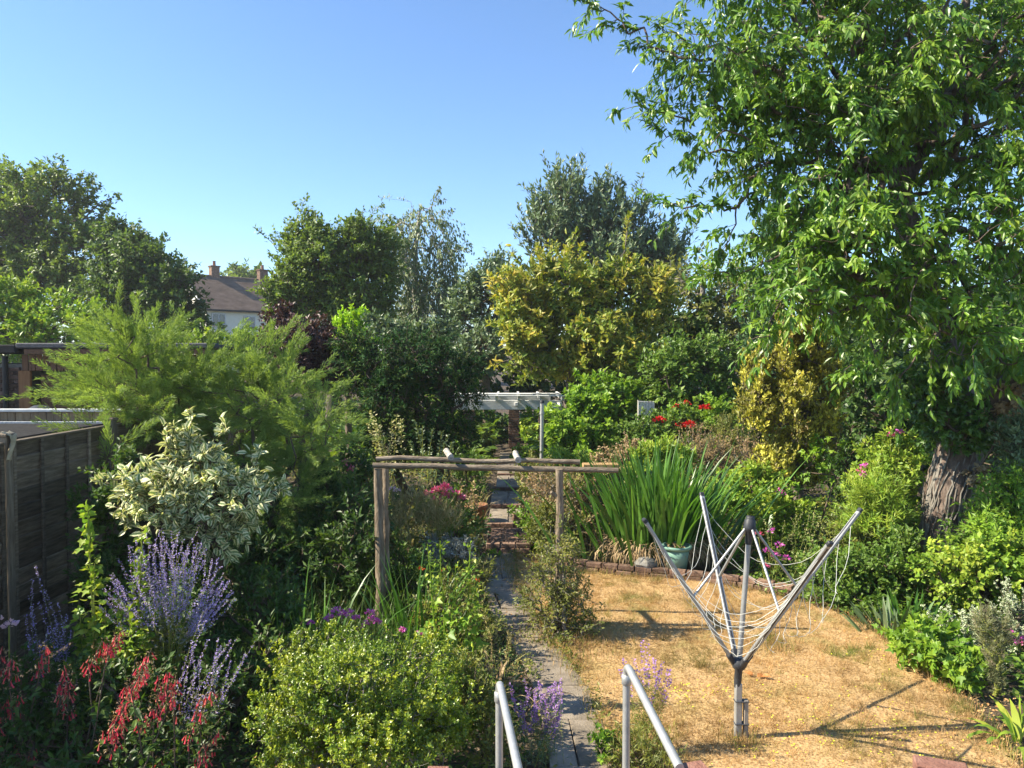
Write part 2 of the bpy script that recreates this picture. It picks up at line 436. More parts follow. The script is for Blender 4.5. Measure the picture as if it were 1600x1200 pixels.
# plants of arching feathery plumes (tamarisk, fennel)
def plumes(parent, name, P, D, length, per, L, W, mat, droop=.3, ang=.5, m=0):
    k = len(P); ci = np.repeat(np.arange(k), per); s = rng.random(k * per)
    ls = length * rng.uniform(.6, 1.35, k)
    bend = np.stack([D[:, 0] * .4, D[:, 1] * .4, -np.ones(k) * droop], 1)
    q = P[ci] + D[ci] * (ls[ci] * s)[:, None] + bend[ci] * (ls[ci] * s * s * .5)[:, None]
    tang = nrm(D[ci] + bend[ci] * s[:, None])
    side = nrm(np.cross(tang, rv(k * per)))
    ld = nrm(tang + side * ang)
    q = q + side * (.10 * length * rng.random(k * per) * (1 - s * .8))[:, None]
    ti = np.clip(np.repeat(rng.random(k), per) * .4 + .6 * rng.random(k * per), 0, 1)
    a = Acc(); a.leaves(q, ld, rv(k * per), L * rng.uniform(.6, 1.4, k * per), W, 'd', tint=ti)
    return tag(a.build(name, mat, parent), kind='stuff')

def spike(parent, name, A, Bp, petal, stem=None, n=60, L=.012, W=.01, start=.35, rad=.012, shape='d', r=.0025, bend=.1, down=0., taper=True, k=4):
    """one flower stem from A to Bp, flowers round its upper part"""
    A = np.array(A, float); Bp = np.array(Bp, float); ln = np.linalg.norm(Bp - A)
    side = nrm(rng.normal(size=3) * (1, 1, .1)) * ln * bend
    s = np.linspace(0, 1, 6); path = A + (Bp - A) * s[:, None] + side * (4 * s * (1 - s))[:, None] * .5
    a = Acc(); a.tube(path, np.linspace(r, r * .5, 6), 3, m=0, cap=False)
    t = start + (1 - start) * rng.random(n)
    q = np.stack([np.interp(t, s, path[:, j]) for j in range(3)], 1); d = rv(n); tg = nrm(Bp - A)
    d = nrm(d - tg * (d @ tg)[:, None] + tg * .35 - np.array((0, 0, down)))
    rr = rad * ((1.15 - t) / (1.15 - start) if taper else np.ones(n))
    q = q + d * (rr * rng.random(n))[:, None]
    a.leaves(q, d, nrm(rv(n) + np.array((-.8, -.3, .6))), L * rng.uniform(.7, 1.3, n), W * rng.uniform(.7, 1.3, n), shape, m=1)
    return a.build(name, [stem or STEM, petal], parent)
def bloom(parent, name, c, r, n, mat, L=None, shape='d', squash=.7, label=None):
    d = rv(n); d[:, 2] = np.abs(d[:, 2]) * 1.2 - .25; d = nrm(d)
    q = np.array(c) + d * r * np.array((1, 1, squash)) * (rng.random((n, 1)) ** .5) * .8
    a = Acc(); a.leaves(q, nrm(d + rv(n) * .5), nrm(d + rv(n) * .7), (L or r * .7), (L or r * .7) * .8, shape)
    o = a.build(name, mat, parent)
    if label: o['label'] = label
    return o

# ================================================================== SETTING
def noise2(x, y, seed=0, oct=4, base=.6):
    r = np.random.default_rng(seed); v = np.zeros_like(x, float); a = 1.; tot = 0
    for o in range(oct):
        for _ in range(3):
            an = r.uniform(0, 6.28); ph = r.uniform(0, 6.28); f = base * 2 ** o * r.uniform(.8, 1.25)
            v += a * np.sin((x * math.cos(an) + y * math.sin(an)) * f * 6.28 + ph) / 3
        tot += a; a *= .6
    return .5 + .5 * v / tot * 1.6
SOIL = M_rough('soil', [(.035, .026, .018), (.085, .062, .042), (.17, .13, .085)], 5, bump=.9, bscale=40)
xs = np.concatenate([[-400, -150, -70, -35, -20], np.arange(-12, 12.01, .3), [20, 35, 70, 150, 400]])
ys = np.concatenate([[-60, -20, -6], np.arange(-2, 24.01, .3), [30, 40, 60, 90, 130, 250, 600]])
X, Y = np.meshgrid(xs, ys); Z = gz(Y) - .035 + .05 * (noise2(X, Y, 3) - .5) * (np.abs(X) < 13) * (Y < 24.5)
nx, ny = len(xs), len(ys)
ii = (np.arange(ny - 1)[:, None] * nx + np.arange(nx - 1)[None]).ravel()
F = np.concatenate([np.c_[ii, ii + 1, ii + nx + 1], np.c_[ii, ii + nx + 1, ii + nx]])
tag(link('ground', mesh_from('ground', np.c_[X.ravel(), Y.ravel(), Z.ravel()], F, None, [SOIL], smooth=np.ones(len(F)))),
    'dark dry soil of the garden beds under the plants', kind='structure')

# ---- lawn: a scorched sheet and its grass
PATHC = np.array([(.53, 4.3), (.52, 5.5), (.48, 6.5), (.33, 7.4), (.0, 8.7), (-.20, 10.3), (-.20, 11.6)])   # centre line of the path
PW = .25
def path_x(y): return np.interp(y, PATHC[:, 1], PATHC[:, 0])
edge_px = [(1590, 1205), (1560, 1150), (1512, 1105), (1462, 1062), (1405, 1022), (1372, 992), (1330, 968), (1270, 948), (1190, 926), (1120, 912), (1040, 905), (960, 900), (905, 893), (850, 880), (815, 868)]
edge = [gd(u, v)[:2] for u, v in edge_px]
poly = [(x + PW - .04, y) for x, y in PATHC[:-1]] + [(-.15, 11.2)] + [tuple(e) for e in edge[::-1]] + [(4.3, 4.9), (4.2, 3.6), (.75, 3.6)]
poly = np.array(poly)
def inside(x, y, pl=poly):
    x = np.asarray(x); y = np.asarray(y); c = np.zeros(x.shape, bool); j = len(pl) - 1
    for i in range(len(pl)):
        xi, yi = pl[i]; xj, yj = pl[j]
        c ^= ((yi > y) != (yj > y)) & (x < (xj - xi) * (y - yi) / (yj - yi + 1e-12) + xi); j = i
    return c
m, n, l, out = new_mat('dry_lawn')
ge = n.new('ShaderNodeNewGeometry')
n1 = n.new('ShaderNodeTexNoise'); n1.inputs['Scale'].default_value = 1.6; n1.inputs['Detail'].default_value = 5; l.new(ge.outputs['Position'], n1.inputs[0])
n2 = n.new('ShaderNodeTexNoise'); n2.inputs['Scale'].default_value = 45; n2.inputs['Detail'].default_value = 5; l.new(ge.outputs['Position'], n2.inputs[0])
r1 = ramp(n, [(.36, .235, .11), (.49, .33, .165), (.40, .275, .125), (.21, .195, .065)], [.3, .45, .58, .75]); l.new(n1.outputs[0], r1.inputs[0])
r2 = ramp(n, [(.45, .38, .3), (1, 1, 1), (1.25, 1.22, 1.15)], [.33, .5, .68]); l.new(n2.outputs[0], r2.inputs[0])
mx = n.new('ShaderNodeMix'); mx.data_type = 'RGBA'; mx.blend_type = 'MULTIPLY'; mx.inputs[0].default_value = 1; l.new(r1.outputs[0], mx.inputs[6]); l.new(r2.outputs[0], mx.inputs[7])
p = n.new('ShaderNodeBsdfPrincipled'); sv(p, Roughness=.95); p.inputs['Specular IOR Level'].default_value = .1; l.new(mx.outputs[2], p.inputs['Base Color'])
bp = n.new('ShaderNodeBump'); bp.inputs['Strength'].default_value = .7; bp.inputs['Distance'].default_value = .02; l.new(n2.outputs[0], bp.inputs['Height']); l.new(bp.outputs[0], p.inputs['Normal'])
l.new(p.outputs[0], out.inputs[0]); LAWN = m
gx, gy = np.meshgrid(np.arange(-1, 5.2, .08), np.arange(3.5, 11.6, .08)); cxy = np.c_[gx.ravel(), gy.ravel()]
jx = cxy + rng.uniform(-.02, .02, cxy.shape)
nxl = gx.shape[1]; ii = (np.arange(gx.shape[0] - 1)[:, None] * nxl + np.arange(nxl - 1)[None]).ravel()
ok = inside(cxy[ii, 0] + .04, cxy[ii, 1] + .04); ii = ii[ok]
F = np.concatenate([np.c_[ii, ii + 1, ii + nxl + 1], np.c_[ii, ii + nxl + 1, ii + nxl]])
used, inv = np.unique(F, return_inverse=True); F = inv.reshape(F.shape)
V = np.c_[jx[used], .004 + .022 * noise2(jx[used, 0], jx[used, 1], 8)]
tag(link('lawn', mesh_from('lawn', V, F, None, [LAWN], smooth=np.ones(len(F)))), 'small scorched straw coloured lawn curving round the flower beds', kind='structure')

GRASS = M_leaf('dry_grass', [(.53, .365, .18), (.45, .295, .13), (.38, .245, .10), (.24, .22, .06), (.10, .16, .03)], trans=.2, rough=.7, spec=.15, var=.3, vscale=1.0, gain=(1.02, 1.0, 1.06))
N = 360000
tc_ = np.c_[rng.uniform(-1, 5, N // 9), 3.6 + 7.8 * rng.random(N // 9) ** 1.15]; ts_ = rng.uniform(.5, 1.5, N // 9) ** 1.6
tk = rng.integers(0, N // 9, N); gp = tc_[tk] + rng.normal(0, .016, (N, 2))
ki = inside(gp[:, 0], gp[:, 1]); gp = gp[ki]; tk = tk[ki]
g1 = noise2(gp[:, 0], gp[:, 1], 21, 4, .55)
g2 = noise2(gp[:, 0], gp[:, 1], 77, 3, 1.7)
green = np.clip((g1 - .57) * 2.6, 0, .6) * (.4 + g2) + np.clip((g2 - .74) * 4, 0, .7) + (rng.random(len(gp)) < .03) * .5
tr_ = rng.random(N // 9)[tk]
ti = np.clip(.6 * np.clip(.2 * rng.random(len(gp)) + .4 * tr_ + .9 * (noise2(gp[:, 0], gp[:, 1], 55, 4, .9) - .28), 0, 1) * (1 - green) + green * (.7 + .4 * rng.random(len(gp))), 0, 1)
h = rng.uniform(.014, .05, len(gp)) * ts_[tk] * (1 + .9 * green) * (.6 + .8 * noise2(gp[:, 0], gp[:, 1], 31, 3, 3.))
D = nrm(np.c_[rng.normal(0, .75, (len(gp), 2)), np.ones(len(gp))])
P3 = np.c_[gp, np.full(len(gp), .006)]
a = Acc(); a.leaves(P3, D, rv(len(gp)), h * 1.25, rng.uniform(.004, .008, len(gp)), 't', tint=ti)
o = tag(a.build('grass', GRASS), 'short dry straw grass with a few green tufts on the lawn', kind='stuff')
# taller ragged tufts along the lawn's edges and at the feet of things
tp = []
for i in range(len(poly)):
    A_, B_ = poly[i], poly[(i + 1) % len(poly)]; k = int(np.linalg.norm(B_ - A_) * 260)
    tp.append(A_ + (B_ - A_) * rng.random((k, 1)) + rng.normal(0, .05, (k, 2)))
for (u, v, r_) in ((870, 990, .35), (1158, 1165, .09), (1215, 1015, .15), (760, 890, .2), (900, 1010, .3), (960, 880, .15)):
    c = gd(u, v)[:2]; tp.append(c + rng.normal(0, r_, (int(2500 * r_), 2)))
tp = np.concatenate(tp)
a = Acc(); a.blades(np.c_[tp, np.zeros(len(tp))], rng.uniform(0, 6.28, len(tp)), rng.uniform(0, .7, len(tp)), rng.uniform(.04, .15, len(tp)), .005, rng.uniform(.2, 1.2, len(tp)), 2,
                    tint=rng.random(len(tp)) ** .7)
tag(a.build('grass', GRASS), 'longer unmown grass along the lawn edge and round posts', kind='stuff')
YEL = M_leaf('yellow_petal', [(.75, .55, .02), (.8, .65, .06)], trans=.2, var=.05)
fp = []
for (u, v, r_, k) in ((1250, 1150, .25, 70), (1400, 1175, .35, 130), (1440, 1150, .3, 60), (1130, 1080, .2, 30), (1080, 1090, .15, 40), (1300, 1090, .4, 40), (1370, 1020, .3, 25), (1200, 1190, .2, 25), (1040, 1080, .2, 30)):
    fp.append(gd(u, v)[:2] + rng.normal(0, r_, (k, 2)) * (1, .7))
fp = np.concatenate(fp); fp = fp[inside(fp[:, 0], fp[:, 1])]; k = len(fp)
a = Acc(); a.leaves(np.c_[fp, rng.uniform(.02, .05, k)], nrm(rv(k) * .4 + (0, 0, 1)), rv(k), .012, .02, 'star'); 
tag(a.build('yellow_flowers', YEL), 'tiny yellow wild flowers scattered over the near lawn', kind='stuff')
LITTER = M_leaf('leaf_litter', [(.30, .20, .11), (.20, .12, .06), (.42, .32, .2), (.10, .07, .045)], trans=.05, rough=.8, var=.2)
def litter(name, pts, label, L=.05):
    k = len(pts); a = Acc(); a.leaves(np.c_[pts, gz(pts[:, 1]) + rng.uniform(0, .03, k)], nrm(rv(k) * (1, 1, .3)), nrm(rv(k) * .5 + (0, 0, 1)), L * rng.uniform(.4, 1.3, k), L * .6 * rng.uniform(.4, 1.3, k), 'd')
    tag(a.build(name, LITTER), label, kind='stuff')
ev = np.array(edge[:8]); s_ = rng.random(1500) * (len(ev) - 1); 
lp = np.stack([np.interp(s_, np.arange(len(ev)), ev[:, j]) for j in (0, 1)], 1) + rng.normal(0, .22, (1500, 2)) + (.2, 0)
litter('fallen_leaves', lp, 'brown fallen leaves and bark bits along the right bed edge', .035)
lp = np.c_[rng.uniform(-4.4, .1, 3500), rng.uniform(3.5, 11, 3500)]; litter('leaf_litter', lp[~inside(lp[:, 0], lp[:, 1])], 'dead leaves on the shaded soil of the left bed', .05)

# ---- path: concrete slabs, then a brick landing and shallow steps
CONC = M_rough('weathered_concrete', [(.12, .10, .075), (.25, .205, .155), (.36, .30, .235)], 3.5, detail=10, bump=.45, bscale=60, rough=.9, objvar=.12)
BRICK = M_rough('old_brick', [(.11, .068, .048), (.19, .115, .08), (.27, .185, .135)], 9, detail=7, bump=.6, bscale=50, rough=.9, objvar=.35)
BRICK_DK = M_rough('brown_brick', [(.07, .04, .03), (.13, .075, .055), (.19, .13, .10)], 9, detail=7, bump=.6, bscale=50, rough=.9, objvar=.35)
MORTAR = M_rough('mortar', [(.20, .18, .15), (.32, .29, .25)], 20, bump=.3)
path = link('path', Acc().add(*(lambda q: (np.c_[np.vstack([np.c_[q[:, 0] - PW, q[:, 1]], np.c_[q[:, 0] + PW, q[:, 1]]]), np.full(2 * len(q), -.004)],
        [t for i in range(len(q) - 1) for t in ((i, len(q) + i, len(q) + i + 1), (i, len(q) + i + 1, i + 1))]))(PATHC)).mesh('path', [SOIL]))
tag(path, 'narrow worn concrete path running from the steps to the brick arbour', kind='structure')
def slab(cs, top, th, mat, parent, name='paving_slab', bev=.012):
    cs = np.array(cs, float); c = cs.mean(0); inn = c + (cs - c) * (1 - bev / max(.05, np.linalg.norm(cs - c, axis=1).mean()))
    k = len(cs); tz = top + rng.normal(0, .003, k)
    V = np.vstack([np.c_[inn, tz], np.c_[cs, tz - bev * .7], np.c_[cs, np.full(k, top - th)]])
    F = [(0, i, i + 1) for i in range(1, k - 1)]
    for q in (0, 1):
        for i in range(k):
            j = (i + 1) % k; F += [(q * k + i, q * k + k + i, q * k + k + j), (q * k + i, q * k + k + j, q * k + j)]
    o = Acc().add(V, F).build(name, mat, parent); return o
yy = 4.3; side = 0
while yy < 11.3:
    ln = rng.uniform(.45, .85); y1 = min(yy + ln, 11.45); split = rng.uniform(-.14, .14) if rng.random() < .35 else None
    def row(x0, x1): 
        g = .007; slab([(path_x(yy) + x0 + g, yy + g + rng.normal(0, .01)), (path_x(yy) + x1 - g, yy + g + rng.normal(0, .01)), (path_x(y1) + x1 - g + rng.normal(0, .012), y1 - g), (path_x(y1) + x0 + g + rng.normal(0, .012), y1 - g)], .022 + rng.normal(0, .004), .06, CONC, path)
    if split is None: row(-PW, PW)
    else: row(-PW, split); row(split, PW)
    yy = y1
# brick landing and steps
bme = Acc().box((0, 0, 0), (.215, .1025, .065), bev=.006).mesh('brick', [BRICK])
bme_dk = Acc().box((0, 0, 0), (.215, .1025, .065), bev=.006).mesh('brick', [BRICK_DK])
def brick(parent, loc, rz=0., me=bme, sc=(1, 1, 1), tilt=0.):
    o = bpy.data.objects.new('brick', me); COL.objects.link(o); o.parent = parent
    o.location = tuple(np.array(loc) - OFF[parent.name]); o.rotation_euler = (tilt, rng.normal(0, .01), rz + rng.normal(0, .012)); o.scale = sc
    return o
st_acc = Acc()
tread = [(11.62, 12.75, -.42, .30, .10), (12.75, 14.1, -.42, .22, .17), (14.1, 15.7, -.42, .20, .23), (15.7, 17.4, -.35, .22, .28), (17.4, 21.5, -.35, .32, .31)]
for (y0, y1, x0, x1, z) in tread:
    st_acc.box(((x0 + x1) / 2, (y0 + y1) / 2 + .02, z - .16), (x1 - x0 - .02, y1 - y0 - .02, .28), bev=.01)
steps = tag(st_acc.build('garden_steps', MORTAR), 'shallow brick and concrete steps rising to the white arbour', kind='structure')
for ti_, (y0, y1, x0, x1, z) in enumerate(tread):
    if ti_ == 0:
        for r_ in range(8):
            for c_ in range(3):
                brick(steps, (x0 + .13 + c_ * .232 + (.05 if r_ % 2 else 0), y0 + .06 + r_ * .14, z - .005), 0, sc=(1, 1.2, 1))
        for c_ in range(3): brick(steps, (x0 + .12 + c_ * .232, y0 + .03, z - .078))
    else:
        for c_ in range(3): brick(steps, (x0 + .11 + c_ * .22, y0 + .055, z - .01), 0, me=bme_dk if ti_ > 1 else bme)
        yq = y0 + .12
        while yq < y1 - .1:
            w_ = rng.uniform(.4, .6); xm = rng.uniform(-.05, .05) + (x0 + x1) / 2
            for (xa, xb) in ((x0 + .01, xm - .01), (xm + .01, x1 - .01)):
                slab([(xa, yq), (xb, yq), (xb, min(yq + w_, y1) - .015), (xa, min(yq + w_, y1) - .015)], z + .012, .05, CONC, steps)
            yq += w_

# ---- left boundary fence: posts, lapped panels
WOOD_OLD = M_rough('weathered_fence_wood', [(.085, .065, .042), (.17, .132, .09), (.26, .21, .15)], 6, stretch=(3, .6, 6), bump=.5, rough=.9, objvar=.5)
WOOD_POST = M_rough('old_timber_post', [(.10, .075, .05), (.19, .15, .105), (.27, .22, .16)], 6, stretch=(3, 3, .5), bump=.6, rough=.9)
FX = -4.68; FTOP = 2.24
fence = thing('fence', 'weathered brown lapped board fence along the left bed', 'fence', (FX, 7, 0))
posts_y = [3.26, 5.1, 6.94, 8.78, 10.62, 12.46]
for i, y in enumerate(posts_y):
    Acc().box((FX, y, FTOP / 2 + .01), (.10, .10, FTOP + .06), bev=.008).build('post', WOOD_POST, fence)
    Acc().box((FX, y, FTOP + .055), (.125, .125, .03), bev=.01).build('post_cap', WOOD_POST, fence)
for i in range(len(posts_y) - 1):
    y0, y1 = posts_y[i] + .055, posts_y[i + 1] - .055; yc = (y0 + y1) / 2; ln = y1 - y0
    pan = Acc().box((FX, yc, .14), (.05, ln, .27), bev=.004).build('panel', WOOD_OLD, fence)       # gravel board
    nb = 13; z = .24; hb = (FTOP - .03 - .24) / nb
    for k in range(nb):
        sag = .02 * math.sin(k * 1.7)
        ang = .21; rot = np.array([[math.cos(ang), 0, math.sin(ang)], [0, 1, 0], [-math.sin(ang), 0, math.cos(ang)]])
        Acc().box((FX, yc, z + hb / 2 + rng.normal(0, .004)), (.02, ln - .004, hb + .022), rot, bev=.003).build('board', WOOD_OLD, pan)
        z += hb
    for j in range(5):
        yb = y0 + .03 + j * (ln - .06) / 4
        Acc().box((FX + .031, yb, (FTOP + .23) / 2), (.022, .042, FTOP - .25), bev=.003).build('batten', WOOD_OLD, pan)
    Acc().box((FX, yc, FTOP - .02), (.085, ln - .006, .022), bev=.004).build('capping', WOOD_OLD, pan)
CLOTH = M_rough('cream_rag', [(.30, .24, .15), (.5, .42, .28)], 12, bump=.4)
rag = Acc(); pr = posts_y[2]
V = []; Fr = []
for i in range(9):
    for j in range(7):
        s_, t_ = i / 8, j / 6; x = FX + .075 + .012 * math.sin(t_ * 9 + s_ * 4) - (.075 if i == 0 else 0); y = pr - .05 + t_ * .12 * (1 - .5 * s_) + .02 * math.sin(s_ * 5)
        V.append((x, y - .01, FTOP + .085 - .26 * s_ + .01 * math.sin(t_ * 7)))
for i in range(8):
    for j in range(6): a_ = i * 7 + j; Fr += [(a_, a_ + 1, a_ + 8), (a_, a_ + 8, a_ + 7)]
rag.add(V, Fr, smooth=True)
tag(rag.build('rag', CLOTH), 'frayed cream rag hanging over the top of the fence post', 'rag')

# ---- neighbour's buildings on the left
FELT = M_rough('roofing_felt', [(.025, .024, .024), (.05, .048, .046)], 12, bump=.3, rough=1, spec=.05)
FELT_LT = M_rough('grey_roofing_felt', [(.06, .06, .066), (.10, .10, .11)], 12, bump=.3, rough=.8)
BLACK = M_rough('black_plastic', [(.012, .012, .014), (.02, .02, .022)], 10, rough=.4, bump=.05)
WHITE = M_rough('white_paint', [(.55, .55, .53), (.68, .68, .66)], 6, rough=.6, bump=.1, objvar=.05)
WOOD_BRN = M_rough('brown_stained_wood', [(.10, .045, .022), (.20, .095, .045)], 5, stretch=(6, 6, .6), bump=.3, rough=.6)
WOOD_TAN = M_rough('tan_fence_wood', [(.28, .17, .09), (.42, .28, .16)], 5, stretch=(6, 6, .6), bump=.3, rough=.8)
DARKIN = M_rough('dark_interior', [(.02, .016, .014), (.03, .025, .02)], 5)
out_ = thing('outbuilding', 'brick outbuilding with flat black felt roof beyond the left fence', 'outbuilding', (-9.5, 14.5, 0))
zr = at(40, 548, 14)[2]
w = Acc().box((-11.1, 15.32, 1.45), (3.96, 2.5, 2.9), bev=.01).build('wall', MORTAR, out_)
xw = at(30, 600, 14)[0]
for r_ in range(17):
    z_ = 1.75 + r_ * .075
    if z_ > zr - .28: break
    x_ = xw - .11 - (.11 if r_ % 2 else 0)
    if r_ % 2: brick(w, (xw - .052, 14.055, z_), 0, bme_dk, (.47, 1, 1))
    while x_ > xw - 1.2:
        brick(w, (x_, 14.055, z_), 0, bme_dk); x_ -= .225
for (x0, x1, zt, th, m_) in ((-11.5, xw + .1, zr + .03, .16, FELT), (xw + .1, xw + 3.6, zr + .09, .10, FELT_LT)):
    Acc().box(((x0 + x1) / 2, 15.2, zt), (x1 - x0, 2.9, th), bev=.02).build('roof', m_, out_)
Acc().box((xw + 1.9, 13.78, zr - .02), (3.3, .03, .09), bev=.005).build('fascia', WOOD_BRN, out_)
for i in range(26): Acc().box((xw + .12 + i * .13, 14.0 + .004 * (i % 2), zr - .22), (.115, .02, .30), bev=.004).build('cladding_board', WOOD_BRN, out_)
Acc().box((xw + .1, 14.02, 1.3), (.22, .06, 2.95), bev=.006).build('door_post', M_rough('orange_brown_wood', [(.20, .085, .03), (.34, .16, .065)], 5, stretch=(6, 6, .6), bump=.3, rough=.6), out_)
Acc().box((xw + 1.8, 15.3, 1.35), (3.0, 2.3, 2.7), bev=.01).build('door', WOOD_BRN, out_)
Acc().tube([(at(7, 600, 13.9)[0], 13.93, 0), (at(7, 600, 13.9)[0], 13.93, zr - .1)], .05, 10).build('downpipe', BLACK, out_)
tarp = thing('covered_barrow', 'dark blue grey cover bulging in front of the brown doorway', 'cover', (at(62, 630, 13)[0], 13, 0))
Acc().lathe((at(62, 630, 13)[0], 13, 0), [(.34, 0), (.34, 1.8), (.31, 1.98), (.22, 2.12), (.09, 2.19), (0, 2.2)], 14).build('cover', M_rough('blue_grey_cover', [(.03, .038, .05), (.06, .07, .09)], 8, bump=.5), tarp)
nf = thing('timber_fence', 'tan vertical board fence with white capping in front of outbuilding', 'fence', (-8.5, 12.2, 0))
zf = at(40, 643, 12.2)[2]
for i in range(34): Acc().box((-10.6 + i * .125, 12.2 + .006 * (i % 2), zf / 2), (.118, .02, zf - .02), bev=.004).build('board', WOOD_TAN, nf)
Acc().box((-8.5, 12.2, zf + .02), (4.4, .09, .05), bev=.008).build('capping', WHITE, nf)
store = thing('low_shed', 'low shed with flat black roof just behind the left fence', 'shed', (-7.9, 10.3, 0))
zs = 1.97
Acc().box((-7.95, 10.3, zs), (3.3, 2.7, .05), bev=.012).build('roof', FELT, store)
Acc().box((-7.95, 10.3, zs / 2 - .03), (3.1, 2.5, zs - .06), bev=.012).build('wall', WOOD_BRN, store)
Acc().box((-7.95, 11.66, zs + .03), (3.3, .03, .05), bev=.005).build('roof_trim', M_rough('lead_trim', [(.3, .32, .35), (.45, .47, .5)], 9, rough=.5), store)

# ---- distant house
RENDER = M_rough('cream_render', [(.80, .76, .60), (.86, .83, .68)], 4, bump=.2, bscale=30)
ROOFT = M_rough('brown_roof_tile', [(.085, .058, .042), (.14, .096, .07), (.19, .135, .10)], 1.2, detail=8, bump=.6, bscale=12, stretch=(1, 1, 3))
GLASS = M_rough('window_glass', [(.03, .035, .045), (.06, .065, .08)], 3, rough=.08, bump=0, spec=.8)
HB = np.array([at(322, 480, 60)[0], 60., 1.0]); e1 = np.array((.7071, .7071, 0)); e2 = np.array((-.7071, .7071, 0)); ez = np.array((0, 0, 1.))
house = thing('house', 'distant cream rendered house with brown tiled roof between the trees', 'house', HB)
ze = at(322, 481, 60)[2]; zr2 = ze + 2.75; LN, WD = 11.0, 6.6
def hp(s, t, z): return HB * (1, 1, 0) + e1 * s + e2 * t + ez * z
V = [hp(0, 0, 1), hp(LN, 0, 1), hp(LN, WD, 1), hp(0, WD, 1), hp(0, 0, ze), hp(LN, 0, ze), hp(LN, WD, ze), hp(0, WD, ze), hp(0, WD / 2, zr2 - .08), hp(LN, WD / 2, zr2 - .08)]
Fh = [(0, 1, 5), (0, 5, 4), (1, 2, 6), (1, 6, 5), (2, 3, 7), (2, 7, 6), (3, 0, 4), (3, 4, 7), (4, 8, 7), (5, 6, 9), (4, 5, 9), (4, 9, 8), (6, 7, 8), (6, 8, 9)]
Acc().add(V, Fh).build('wall', RENDER, house)
rf = Acc()
for sgn, t0 in ((1, -.35), (-1, WD + .35)):
    a0, a1 = hp(-.3, t0, ze - .22), hp(LN + .3, t0, ze - .22); b0, b1 = hp(-.3, WD / 2, zr2), hp(LN + .3, WD / 2, zr2)
    nn_ = np.array((0, 0, .14)); rf.add([a0, a1, b1, b0, a0 + nn_, a1 + nn_, b1 + nn_, b0 + nn_], [(0, 1, 2), (0, 2, 3), (4, 6, 5), (4, 7, 6), (0, 5, 1), (0, 4, 5), (1, 6, 2), (1, 5, 6), (2, 7, 3), (2, 6, 7), (3, 4, 0), (3, 7, 4)])
roof = rf.build('roof', ROOFT, house)
Acc().tube([hp(-.3, WD / 2, zr2 + .12), hp(LN + .3, WD / 2, zr2 + .12)], .13, 8).build('ridge', ROOFT, roof)
Acc().tube([hp(-.32, -.37, ze - .15), hp(-.32, WD / 2, zr2 + .05)], .11, 4).build('bargeboard', WHITE, roof)
for (s, w_, h_) in ((2.2, .7, 1.25), (6.4, .75, 1.25)):
    c = hp(s, WD / 2 + (.15 if s < 5 else -.1), zr2 + h_ / 2 - .3); rt = np.stack([e1, e2, ez], 1)
    ch = Acc().box(c, (w_, .6, h_), rt, bev=.02).build('chimney', BRICK, roof)
    # a chimney belongs to the roof; its pot is joined in the same part
    Acc().box(c + ez * (h_ / 2 + .04), (w_ + .12, .72, .12), rt, bev=.02).build('chimney_cap', BRICK, roof)
    Acc().lathe(c + ez * (h_ / 2 + .1), [(.14, 0), (.12, .35), (.15, .4)], 8).build('chimney_pot', M_rough('pot_clay%d' % int(s), [(.3, .13, .07), (.42, .2, .12)], 6), roof)
Acc().box(hp(LN / 2, -.38, ze - .17), (LN + .6, .12, .12), np.stack([e1, e2, ez], 1), bev=.02).build('gutter', BLACK, house)
Acc().tube([hp(.03, -.08, 1), hp(.03, -.08, ze - .7), hp(.03, -.08, ze - .45), hp(-.2, -.36, ze - .2)], .055, 6).build('downpipe', BLACK, house)
rt = np.stack([e1, e2, ez], 1)
for (s, z, w_, h_) in ((1.0, ze - .85, 1.05, .85), (3.6, ze - .95, .9, .8), (2.1, ze - 2.75, 1.4, .8), (4.3, ze - 2.8, 1.1, .8)):
    wdw = Acc().box(hp(s, -.03, z), (w_ + .10, .1, h_ + .1), rt, bev=.01).build('window', WHITE, house)
    for q in (-1, 1): Acc().box(hp(s + q * w_ / 4, -.085, z), (w_ / 2 - .08, .02, h_ - .08), rt, bev=.004).build('pane', GLASS, wdw)
    Acc().box(hp(s, -.1, z - h_ / 2 - .06), (w_ + .25, .18, .06), rt, bev=.01).build('sill', BLACK, wdw)
Acc().lathe(hp(.55, -.04, ze - 2.3), [(.0, -.03), (.1, -.03), (.1, .03), (0, .03)], 8, axis=np.stack([e1, ez, -e2], 1)).build('vent', BLACK, house)

# ---- white brick arbour at the end of the path
ar = thing('arbour', 'white painted timber arbour on brick piers at the path end', 'arbour', (.1, 21, .3))
zb = at(800, 632, 21)[2]
xl, xr_ = at(700, 632, 21)[0], at(884, 632, 21)[0]
piers = [(at(733, 650, 21)[0], 21.05), (at(851, 650, 21)[0], 21.05), (at(803, 650, 23.2)[0], 23.3)]
for (x, y) in piers:
    pier = Acc().box((x, y, (zb - .12 + .25) / 2), (.31, .31, zb - .12 - .25), bev=.01).build('pier', MORTAR, ar)
    z = .3; k = 0
    while z < zb - .18:
        a = .104 if k % 2 else -.104
        for (ox, oy, rz) in ((-.055, -.112, 0), (.112, -.055, 1), (.055, .112, 0), (-.112, .055, 1)):
            if k % 2: ox, oy, rz = -ox, oy, rz
            brick(pier, (x + ox, y + oy, z), rz * math.pi / 2, bme_dk)
        z += .076; k += 1
zt = zb
Acc().box(((xl + xr_ - .12) / 2, 20.82, zt), (xr_ - xl - .12, .09, .26), bev=.008).build('beam', WHITE, ar)
Acc().box(((xl + xr_ - .3) / 2, 23.4, zt), (xr_ - xl - .3, .09, .26), bev=.008).build('beam', WHITE, ar)
